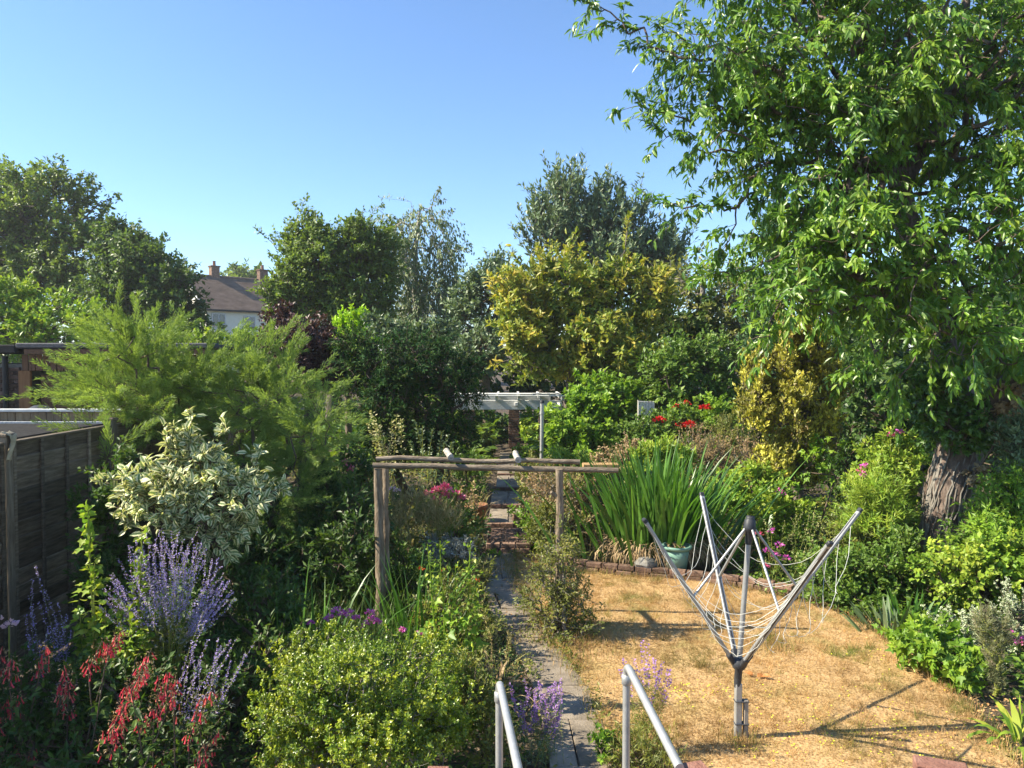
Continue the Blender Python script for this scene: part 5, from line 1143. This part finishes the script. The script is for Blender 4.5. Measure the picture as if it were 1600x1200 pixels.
# ---------------- left and centre borders
TB = [B(225, 590, 80, 70, 9.8, 1.0), B(172, 622, 62, 50, 9.6, .9), B(300, 620, 80, 62, 10, 1.0), B(380, 635, 80, 58, 10.2, 1.0), B(440, 632, 64, 66, 10.2, .9), B(492, 680, 44, 60, 10, .8), B(250, 660, 90, 50, 9.6, .9), B(360, 700, 100, 62, 9.8, .9),
      B(440, 760, 76, 60, 9.8, .8), B(210, 540, 50, 44, 10, .8), B(420, 560, 30, 30, 10.3, .6), B(145, 660, 40, 22, 9.4, .6), B(172, 712, 36, 34, 8.4, .3), B(165, 700, 50, 36, 9.2, .5), B(200, 750, 50, 40, 9.2, .5), B(400, 800, 90, 50, 9.6, .8)]
tb = base_of(400, 960, 9.9); tam = thing('tamarisk', 'big feathery light green tamarisk spilling over the fence', 'shrub', tb)
P, O, C = sample_blobs(TB, 900, lumps=8, lr=.42)
ok = ~((P[:, 0] < FX + .1) & (P[:, 2] < FTOP + .1)); P, O = P[ok], O[ok]
N_, par, cnt = skeleton(tb + np.c_[rng.normal(0, .12, 6), rng.normal(0, .12, 6), np.zeros(6)], P, .12)
ch = np.where(par >= 0)[0]; Aq, Bq = N_[par[ch]], N_[ch]; rb_ = .0032 * cnt[ch] ** .47; a = Acc(); a.sticks(Aq, Bq, np.minimum(rb_ * 1.25, .08), rb_, 5)
tag(a.build('branches', TWIG, tam), kind='stuff')
Dp = nrm(O * .75 + rv(len(P)) * .4 + np.array((0, 0, .38)))
plumes(tam, 'crown', P, Dp, .50, 190, .06, .0085, L_TAM, droop=.3, ang=.6)
tips = np.array([at(u, v, Y_) for (u, v, Y_) in ((232, 530, 9.8), (240, 505, 9.8), (205, 530, 9.8), (195, 545, 9.8), (262, 540, 9.9), (275, 520, 9.9), (380, 540, 10.2), (372, 510, 10.2), (395, 530, 10.2), (410, 540, 10.2), (122, 600, 9.5), (128, 585, 9.5), (112, 672, 9.4), (105, 680, 9.4), (112, 640, 9.4), (440, 530, 10.2), (455, 545, 10.2), (330, 545, 10), (525, 640, 10), (530, 700, 10), (160, 570, 9.6), (130, 570, 9.6), (205, 565, 9.8), (225, 570, 9.8), (290, 560, 10), (350, 560, 10.1), (420, 560, 10.2), (130, 620, 9.4), (230, 545, 9.7))])
cc = np.array(at(290, 680, 9.9)); dt = nrm(nrm(tips - cc) * .9 + np.array((0, 0, .75)))
rp_ = np.repeat(np.arange(len(tips)), 3); plumes(tam, 'plume', tips[rp_] - dt[rp_] * .25 + rng.normal(0, .06, (len(rp_), 3)), nrm(dt[rp_] + rv(len(rp_)) * .15), .5, 110, .06, .009, L_TAM, droop=.25, ang=.5)
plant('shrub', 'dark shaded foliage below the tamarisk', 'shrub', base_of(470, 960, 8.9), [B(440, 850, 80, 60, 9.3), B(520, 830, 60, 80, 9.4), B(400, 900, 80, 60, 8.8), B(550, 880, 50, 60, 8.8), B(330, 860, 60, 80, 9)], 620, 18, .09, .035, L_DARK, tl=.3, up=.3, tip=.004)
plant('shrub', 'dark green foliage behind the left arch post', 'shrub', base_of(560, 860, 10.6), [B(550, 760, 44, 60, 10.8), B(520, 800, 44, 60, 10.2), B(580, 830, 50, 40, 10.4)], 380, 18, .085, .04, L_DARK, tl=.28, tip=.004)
plant('shrub', 'dry grassy plants between the arch posts', 'plant', base_of(650, 870, 10.6), [B(640, 815, 40, 40, 10.6), B(690, 830, 40, 34, 10.4), B(620, 850, 40, 30, 10.2)], 150, 12, .16, .012, L_STRAW, tl=.35, up=1.2, fwd=.3, tip=.003, bark=STEM)
plant('shrub', 'green leafy plants under the pink phlox', 'plant', base_of(690, 850, 11.2), [B(690, 810, 34, 28, 11.2), B(715, 830, 30, 24, 11), B(735, 745, 20, 40, 12.4)], 240, 16, .08, .03, L_MID, tl=.25, up=.4, tip=.003)
plant('santolina', 'grey white low mound of foliage beside the path', 'plant', base_of(700, 880, 10), [B(690, 858, 32, 14, 10, .35), B(725, 862, 22, 10, 9.9, .25)], 200, 20, .04, .014, L_SILVER, tl=.14, tip=.002)
plant('shrub', 'low bright green ferny plant right of left arch post', 'plant', base_of(630, 930, 8.8), [B(635, 890, 34, 28, 8.8, .3), B(650, 915, 30, 26, 8.6, .3), B(560, 905, 60, 26, 8.8, .4)], 260, 20, .06, .02, L_MID, tl=.2, tip=.003)
plant('shrub', 'mixed low green plants along the left side of the path', 'plant', base_of(740, 960, 8.2), [B(720, 930, 34, 26, 8.4, .3), B(745, 985, 30, 34, 7.6, .3), B(700, 960, 40, 40, 7.8, .3), B(745, 900, 20, 16, 9.2, .2)], 330, 14, .05, .022, L_OLIVE, tl=.18, up=.4, tip=.003)
fl = thing('phlox', 'pink phlox heads behind the arch left of the steps', 'flower', base_of(695, 830, 11.4)); a = Acc()
for (u, v, r_) in ((684, 768, 10), (694, 764, 10), (698, 775, 9), (682, 779, 9), (712, 774, 10), (720, 779, 8), (666, 772, 7), (708, 795, 9), (690, 788, 6), (711, 834, 7)):
    c = at(u, v, 11.2); bloom(fl, 'flower_head', c, px(r_, 11.2), 34, F_PINK); f = base_of(695 + (u - 695) * .5, 840, 11.4); a.tube([f, c], .005, 4, cap=False)
a.build('stem', STEM, fl)
fl = thing('phlox', 'faded pink phlox heads left of the arch', 'flower', base_of(545, 820, 10.6)); a = Acc()
for (u, v, r_) in ((545, 729, 7), (540, 722, 5), (547, 735, 5), (612, 764, 5), (620, 766, 5)):
    c = at(u, v, 10.5); bloom(fl, 'flower_head', c, px(r_, 10.5), 24, F_PALE if u > 600 else F_PINK); f = base_of(545 + (u - 545) * .9, 820, 10.6); a.tube([f, c], .005, 4, cap=False)
a.build('stem', STEM, fl)
fl = thing('poppy', 'orange red flowers among the green path border', 'flower', base_of(730, 930, 8.6)); a = Acc()
for (u, v, r_) in ((744, 909, 6), (739, 911, 5), (658, 889, 5), (694, 891, 4)):
    c = at(u, v, 8.5); bloom(fl, 'flower_head', c, px(r_, 8.5), 14, F_ORANGE); f = base_of(u, 960, 8.6); a.tube([f, c], .004, 4, cap=False)
a.build('stem', STEM, fl)
fl = thing('phlox', 'magenta flower heads just behind the round green bush', 'flower', base_of(540, 1060, 6.4)); a = Acc()
for (u, v, r_) in ((526, 955, 12), (536, 962, 12), (515, 966, 10), (545, 958, 9), (578, 958, 9), (582, 968, 11), (572, 976, 9), (590, 972, 7), (556, 966, 8), (486, 974, 6), (628, 985, 7), (655, 990, 6)):
    c = at(u, v, 6.35); bloom(fl, 'flower_head', c, px(r_, 6.35), 60, F_MAG, L=.018); f = base_of(u, 1090, 6.4); a.tube([f, c], .004, 4, cap=False)
a.build('stem', STEM, fl)
# tall seed heads behind the arch
for lab, pts, Y_, pm in (('tall cream seed heads left of the arch rails', [(580, 640), (590, 665), (575, 660), (620, 650), (612, 660), (626, 655), (585, 650)], 12, F_CREAM), ('thin grey flower stalks rising above the arch rails', [(648, 655), (660, 665), (690, 675), (700, 680), (676, 670), (706, 690), (640, 690)], 12.4, L_GREY),
                         ('dry dock like stalks behind the arch near the steps', [(722, 760), (730, 770), (745, 775), (738, 752)], 11.8, L_DRY)):
    flowerplant('seed_stalk', lab, 'plant', np.mean([p_[0] for p_ in pts]), 850, Y_, pts, pm, L_GREY, n=80, L=.05, W=.03, rad=.06, start=.55, nleaf=90, foot=.22, leafL=.14, leafW=.05, r=.006, bend=.06)
# mallow stalks by the path
mt = thing('mallow', 'tall pale green mallow stalks with broad leaves by the path', 'plant', base_of(700, 1060, 6.3))
for (ub, u, v, nb) in ((690, 668, 850, 14), (700, 688, 845, 14), (722, 735, 855, 14), (712, 712, 880, 12), (735, 748, 900, 10)):
    f = base_of(ub, 1060, 6.3); T = at(u, v, 6.3); ln = np.linalg.norm(T - f); s = np.linspace(0, 1, 7); pth = f + (T - f) * s[:, None]; pth[1:-1] += rng.normal(0, .012, (5, 3))
    sp = Acc(); sp.tube(pth, np.linspace(.010, .004, 7), 5, cap=False)
    k = 60; q = f + (T - f) * (.4 + .6 * rng.random((k, 1))); d = nrm(rv(k) + (0, 0, .2)); e = q + d * rng.uniform(.03, .10, (k, 1)); sp.sticks(q, e, .002, .0015, 3)
    sp.leaves(e, rv(k), nrm(rv(k) + (-.6, -.5, .6)), .04, .035, 'd', m=1); sp.build('stalk', [L_YGREEN, L_YGREEN], mt)
    s_ = rng.uniform(.05, .72, nb); q = f + (T - f) * s_[:, None]; d = nrm(rv(nb) * (1, 1, .2)); q = q + d * .09 * (1.2 - s_[:, None])
    sz = .19 * (1.15 - s_); leaf_objects(mt, 'leaf', q, d, nrm(rv(nb) * .35 + (-.5, -.7, 1)), sz, sz, 'lobe', L_BRIGHT)
flowerplant('dry_grass_stalk', 'tall dry yellow grass heads right of the mallow', 'plant', 785, 1070, 6.4, [(772, 960), (766, 975), (800, 990), (806, 1000), (795, 985), (778, 970), (752, 940), (820, 1015)], L_STRAW, L_STRAW, n=70, L=.03, W=.008, rad=.012, start=.5, nleaf=50, leafL=.2, leafW=.012, foot=.08, r=.003, bend=.15)

plant('shrub', 'added dark leaves standing in for fence shade behind the hollyhock', 'shrub', base_of(165, 1000, 7.4), [B(165, 830, 26, 90, 7.4, .25), B(190, 900, 30, 60, 7.3, .25), B(150, 930, 30, 50, 7.2, .25), B(175, 740, 18, 30, 7.5, .2)], 330, 14, .07, .035, L_DARK, tl=.2, tip=.003)  # dark leaves added to hide the post where the fence lies in shade
# ---------------- foreground left
plant('variegated_shrub', 'cream variegated shrub with large leaves before the tamarisk', 'shrub', base_of(300, 1010, 6.6),
      [B(290, 780, 80, 50, 6.6, .42), B(230, 775, 44, 40, 6.5, .32), B(345, 785, 54, 44, 6.6, .36), B(300, 725, 44, 30, 6.6, .28), B(290, 700, 18, 20, 6.6, .14), B(392, 785, 26, 28, 6.6, .2), B(340, 835, 50, 24, 6.6, .26), B(365, 755, 40, 36, 6.7, .28)], 460, 10, .088, .046, L_VAR, tl=.15, up=.35, droop=.1, shape='l', indiv=300, tip=.0035, spread=.6, nbias=.6,
      extra=[[at(294, 690, 6.6), at(296, 670, 6.6), at(299, 655, 6.6)], [at(357, 690, 6.6), at(358, 680, 6.6)], [at(185, 750, 6.5), at(172, 748, 6.5)], [at(262, 700, 6.5), at(258, 684, 6.5)], [at(420, 770, 6.6), at(432, 765, 6.6)], [at(395, 730, 6.6), at(402, 720, 6.6)]])
pv = []
for i in range(100):
    an_ = rng.uniform(-1.25, 1.15); rr_ = 1 - .42 * rng.random() ** 1.5; pv.append((262 + 118 * math.sin(an_) * rr_, 1010 - 185 * math.cos(an_) * rr_))
pv += [(312, 822), (268, 828), (240, 850), (346, 885), (332, 872), (205, 868), (158, 915), (175, 895)]
flowerplant('russian_sage', 'large lilac flowered sage under the variegated shrub', 'plant', 258, 1130, 5.7, pv, F_PURPLE, L_SILVER, n=90, L=.011, W=.010, rad=.016, start=.30, nleaf=700, leafL=.04, leafW=.012, foot=.06, bend=.12, r=.002, elbow=(262, 1010), jit=.13)
flowerplant('russian_sage', 'pale lilac sage leaning right beside the round bush', 'plant', 275, 1150, 5.3, [(325, 1000), (340, 998), (346, 1008), (362, 1000), (372, 995), (398, 1003), (385, 1020), (360, 1030), (335, 1015), (300, 1010), (312, 1030), (320, 970), (318, 955)], F_PURPLE, L_SILVER, n=110, L=.011, W=.010, rad=.016, start=.45, nleaf=500, leafL=.04, leafW=.01, foot=.06, bend=.2, r=.002)
flowerplant('russian_sage', 'shaded lilac sage in front of the wooden fence', 'plant', 90, 1120, 5.8, [(54, 882), (50, 905), (70, 920), (90, 940), (85, 960), (60, 940), (105, 960), (45, 930), (75, 985), (110, 985), (40, 960), (62, 1000)], F_PURPLE, L_SILVER, n=120, L=.012, W=.011, rad=.018, start=.4, nleaf=300, leafL=.04, leafW=.01, foot=.05, bend=.12, r=.002)
hh = thing('hollyhock', 'green leafy hollyhock stalks in front of the fence', 'plant', base_of(140, 1130, 5.7))
for (u, v) in ((137, 790), (148, 880), (185, 935), (222, 835), (245, 950), (165, 950), (230, 985), (125, 960), (205, 970), (150, 990)):
    f = base_of(165 + (u - 165) * .6, 1130, 5.65); T = at(u, v, 5.65 + rng.normal(0, .05)); sp = Acc(); sp.tube([f, (f + T) / 2 + rng.normal(0, .02, 3), T], [.012, .009, .004], 6, cap=False)
    k = 110 if v < 840 else 50; s_ = .35 + .65 * rng.random(k); q = f + (T - f) * s_[:, None]; d = nrm(rv(k) + (0, 0, .2)); q = q + d * .02
    sp.leaves(q, d, rv(k), .06, .045, 'l', m=1); sp.build('stalk', [STEM, L_YGREEN], hh)
    nb = 36; s_ = rng.uniform(.25, .92, nb); q = f + (T - f) * s_[:, None]; d = nrm(rv(nb) * (1, 1, .2)); q = q + d * .08
    sz = rng.uniform(.06, .13, nb) * (1.15 - .6 * s_); leaf_objects(hh, 'leaf', q, d, nrm(rv(nb) * .4 + (0, -.1, 1)), sz, sz, 'lobe', L_YGREEN)
fl = thing('mallow_flower', 'pale pink mallow bloom at the far left edge', 'flower', base_of(14, 1130, 5.6)); c = at(14, 978, 5.6)
bloom(fl, 'flower_head', c, .055, 20, F_PALE); bloom(fl, 'flower_head', at(2, 970, 5.6), .04, 14, F_PALE); Acc().tube([base_of(14, 1130, 5.6), c], .005, 5, cap=False).build('stem', STEM, fl)
# red drooping cape fuchsia
def fuchsia(label, u, vb, Y, heads):
    b = base_of(u, vb, Y); b[2] = 0; t = thing('cape_fuchsia', label, 'flower', b, None); allq = []
    for (u0, v0, u1, v1, nf) in heads:              # panicle from top (u0,v0) to its lower end (u1,v1)
        Yh = Y + rng.normal(0, .08); T = at(u0, v0, Yh); E = at(u1, v1, Yh); f = b + np.array((rng.normal(0, .15) + (E[0] - b[0]) * .5, rng.normal(0, .1), 0))
        a = Acc(); a.tube([f, f + (E - f) * .6 + rng.normal(0, .02, 3), E, T], [.006, .005, .004, .002], 5, cap=False)
        nf = int(nf * .75); s = rng.random(nf); ax_ = T + (E - T) * s[:, None]; side = nrm(rv(nf) * (1, 1, .25)); w_ = .018 + .04 * s; q = ax_ + side * (w_ * rng.uniform(.3, 1, nf))[:, None]
        a.sticks(ax_, q, .0012, .001, 3)
        dn = nrm(rv(nf) * .34 + (0, 0, -1) + side * .3); a.leaves(q, dn, rv(nf), .043 * rng.uniform(.6, 1.25, nf), .0135, 'bell', m=1)
        k = nf * 3; q2 = T + (E - T) * rng.random((k, 1)) + rv(k) * .05; a.leaves(q2, nrm(rv(k) + (0, 0, -.4)), rv(k), .022, .008, 'd', m=2)
        a.build('flower_panicle', [TWIG, F_RED, L_DRY], t)
        m_ = 26; q3 = f + (E - f) * rng.uniform(.15, .95, (m_, 1)); allq.append(q3 + rng.normal(0, .04, q3.shape))
    q = np.concatenate(allq); k = len(q); d = nrm(rv(k) * (1, 1, .4)); Acc().leaves(q, d, nrm(rv(k) * .5 + (0, 0, 1)), .07 * rng.uniform(.6, 1.3, k), .035, 'l').build('leaves', L_DARK, t)['kind'] = 'stuff'
fuchsia('largest red cape fuchsia drooping beside the round bush', 215, 1290, 4.7, [(238, 1012, 205, 1080, 46), (232, 1040, 190, 1110, 40), (205, 1080, 165, 1160, 46), (262, 1050, 262, 1110, 40), (250, 1055, 240, 1130, 34), (195, 1110, 170, 1185, 30), (330, 1080, 310, 1130, 26), (315, 1090, 296, 1155, 20), (345, 1140, 318, 1190, 30), (330, 1150, 306, 1205, 22), (250, 1185, 246, 1210, 16), (225, 1115, 222, 1140, 14), (275, 1060, 272, 1120, 18)])
fuchsia('red cape fuchsia with three heads in half shade before the fence', 110, 1280, 5.0, [(72, 1010, 62, 1055, 30), (102, 1040, 100, 1075, 22), (108, 1060, 105, 1120, 34), (98, 1075, 92, 1115, 22), (190, 985, 172, 1020, 26), (160, 1000, 138, 1050, 30), (172, 1005, 165, 1035, 22)])
fuchsia('dim red cape fuchsia in deep shade at the far left', 20, 1270, 5.0, [(20, 1030, 15, 1070, 24), (12, 1090, 5, 1130, 26), (30, 1085, 22, 1125, 22), (30, 1160, 12, 1190, 24), (5, 1010, -8, 1050, 20), (0, 1130, -10, 1180, 20), (55, 1170, 40, 1200, 18)])
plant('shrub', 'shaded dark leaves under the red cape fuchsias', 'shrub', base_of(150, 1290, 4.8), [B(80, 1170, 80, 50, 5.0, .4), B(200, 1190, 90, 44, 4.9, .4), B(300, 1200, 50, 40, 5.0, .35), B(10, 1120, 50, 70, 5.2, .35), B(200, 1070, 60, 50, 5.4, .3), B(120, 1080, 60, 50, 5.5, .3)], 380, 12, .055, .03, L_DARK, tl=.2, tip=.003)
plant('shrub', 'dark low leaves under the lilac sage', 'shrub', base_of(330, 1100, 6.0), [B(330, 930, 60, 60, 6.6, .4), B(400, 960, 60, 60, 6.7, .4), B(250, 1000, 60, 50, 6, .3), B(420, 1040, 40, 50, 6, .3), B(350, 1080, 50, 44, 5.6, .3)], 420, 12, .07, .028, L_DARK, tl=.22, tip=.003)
# the round bush in front
BX = [B(560, 1060, 150, 78, 5.2, .66), B(470, 1080, 78, 80, 5.15, .5), B(650, 1080, 80, 72, 5.2, .55), B(560, 1120, 170, 80, 5.1, .62), B(700, 1110, 56, 70, 5.25, .42), B(440, 1120, 56, 60, 5.1, .4), B(620, 1160, 130, 60, 4.95, .5), B(480, 1170, 80, 50, 5.0, .45)]
plant('privet_bush', 'rounded yellow green clipped bush in the left foreground', 'bush', base_of(570, 1240, 5.2), BX, 3300, 15, .025, .0145, L_BOX, tl=.075, up=.6, shape='l', tip=.0012, twig=False, indiv=0, spread=.6, lumps=16, lr=.34, nbias=.6, bark=TWIG_GREY)
flowerplant('lavender', 'purple lavender beside the left handrail and path', 'plant', 835, 1190, 5.55, rnd_uv(795, 880, 1055, 1140, 46), F_LAV, L_GREY, n=46, L=.013, W=.011, rad=.011, start=.74, nleaf=900, leafL=.045, leafW=.006, foot=.10, bend=.06, r=.0016, leaflow=.75)
flowerplant('toadflax', 'slender purple toadflax spikes behind the right handrail', 'plant', 1012, 1195, 5.65, [(1003, 1000), (1012, 1005), (990, 1030), (1022, 1030), (1045, 1045), (1036, 1035), (975, 1030), (1000, 1045), (1030, 1060), (1048, 1060), (968, 1045), (1015, 1040)], F_LAV, L_OLIVE, n=46, L=.018, W=.014, rad=.017, start=.66, nleaf=1600, leafL=.06, leafW=.006, foot=.08, bend=.05, r=.002, leaflow=.75)
plant('seedling', 'small bright lobed plant between path and right handrail', 'plant', base_of(945, 1190, 5.5), [B(945, 1150, 12, 14, 5.5, .08), B(940, 1165, 16, 14, 5.45, .08), B(950, 1180, 12, 10, 5.5, .06)], 34, 4, .055, .06, L_BRIGHT, tl=.05, shape='lobe', tip=.002, indiv=110)
plant('weed', 'low straggly stems at the foot of the right handrail', 'plant', base_of(1020, 1195, 5.4), [B(1000, 1180, 44, 16, 5.4, .2), B(1030, 1188, 30, 10, 5.3, .2)], 120, 12, .05, .01, L_OLIVE, tl=.15, up=.6, tip=.002)
plant('shrub', 'straggly green growth between round bush and left handrail', 'plant', base_of(745, 1190, 5.3), [B(745, 1110, 28, 50, 5.4, .2), B(760, 1160, 26, 40, 5.2, .18), B(735, 1060, 26, 30, 5.7, .2)], 200, 12, .045, .016, L_OLIVE, tl=.16, up=.5, tip=.002)

# ---------------- undergrowth that nobody could count
def undergrowth(name, label, n, xr, yr, h, L, W, mat, avoid=True, blade=False, keep=None):
    P = np.c_[rng.uniform(*xr, n), rng.uniform(*yr, n)]
    ok = ~inside(P[:, 0], P[:, 1]) & ~((np.abs(P[:, 0] - path_x(P[:, 1])) < PW + .06) & (P[:, 1] < 11.8)) & ~((P[:, 0] > -.5) & (P[:, 0] < .4) & (P[:, 1] > 11))
    if keep is not None: ok &= keep(P)
    P = P[ok]; k = len(P); z = gz(P[:, 1])
    hh_ = h * (.3 + .7 * noise2(P[:, 0], P[:, 1], len(name) + n % 7)) * rng.random(k)
    a = Acc()
    if blade: a.blades(np.c_[P, z], rng.uniform(0, 6.28, k), rng.uniform(0, .5, k), h * rng.uniform(.4, 1.2, k), W, rng.uniform(.2, 1.3, k), 3)
    else: a.leaves(np.c_[P, z + hh_], nrm(rv(k) * (1, 1, .5)), nrm(rv(k) * .5 + (0, 0, 1)), L * rng.uniform(.6, 1.4, k), W * rng.uniform(.6, 1.4, k), 'd')
    tag(a.build(name, mat), label, kind='stuff')
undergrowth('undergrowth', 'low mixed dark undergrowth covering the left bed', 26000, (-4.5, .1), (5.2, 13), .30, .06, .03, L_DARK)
undergrowth('undergrowth', 'low green ground cover of the right border', 16000, (3.0, 7.5), (7, 13.5), .35, .06, .035, L_MID, keep=lambda P: P[:, 0] > 3.9 - (P[:, 1] - 7.3) * .35)
undergrowth('undergrowth', 'rough ground cover of the beds beside the steps', 20000, (-6, 6.5), (11.4, 20), .4, .09, .05, L_OLIVE)
undergrowth('wild_grass', 'dry wispy grass through the beds behind the arch', 5000, (-3.2, 3.0), (8.4, 13.5), .55, 0, .006, L_STRAW, blade=True, keep=lambda P: ~((P[:, 0] > .6) & (P[:, 1] < 10.8)))
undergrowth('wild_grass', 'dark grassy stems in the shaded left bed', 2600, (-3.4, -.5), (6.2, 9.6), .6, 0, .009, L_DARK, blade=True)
undergrowth('undergrowth', 'rough field of shrubs and grass beyond the garden', 30000, (-30, 24), (18, 34), .9, .3, .18, L_MID)
undergrowth('undergrowth', 'low leafy cover under the trees beyond the right border', 26000, (4.3, 13), (2.5, 15), .4, .09, .05, L_MID)
pk = 5200; py_ = rng.uniform(4.4, 11.4, pk); sd_ = np.where(rng.random(pk) < .6, -1, 1); px_ = path_x(py_) + sd_ * (PW + rng.normal(-.02, .05, pk)); dens = noise2(px_ * 3, py_, 91, 3, .8); ok_ = rng.random(pk) < np.clip((dens - .35) * 2.2, .05, 1)
px_, py_ = px_[ok_], py_[ok_]; k = len(px_); a = Acc()
a.leaves(np.c_[px_, py_, rng.uniform(.01, .10, k) * (.4 + dens[ok_])], nrm(rv(k) * (1, 1, .4) + (0, 0, .3)), nrm(rv(k) * .5 + (0, 0, 1)), rng.uniform(.02, .06, k), rng.uniform(.008, .028, k), 'd')
tag(a.build('path_weeds', L_OLIVE), 'small weeds and creeping plants spilling over the path edges', kind='stuff')

# ------------------------------------------------------------------ thin summer haze round the whole garden
HAZE = .0006
hm, n, l, out = new_mat('haze')
pv_ = n.new('ShaderNodeVolumePrincipled'); pv_.inputs['Density'].default_value = HAZE; pv_.inputs['Color'].default_value = (.93, .97, 1, 1); pv_.inputs['Anisotropy'].default_value = .3
l.new(pv_.outputs[0], out.inputs['Volume'])
hz_ = Acc().box((0, 270, 8.2), (900, 780, 21), bev=.01)
tag(hz_.build('haze', hm), 'thin pale summer haze in the air of the garden', kind='stuff')
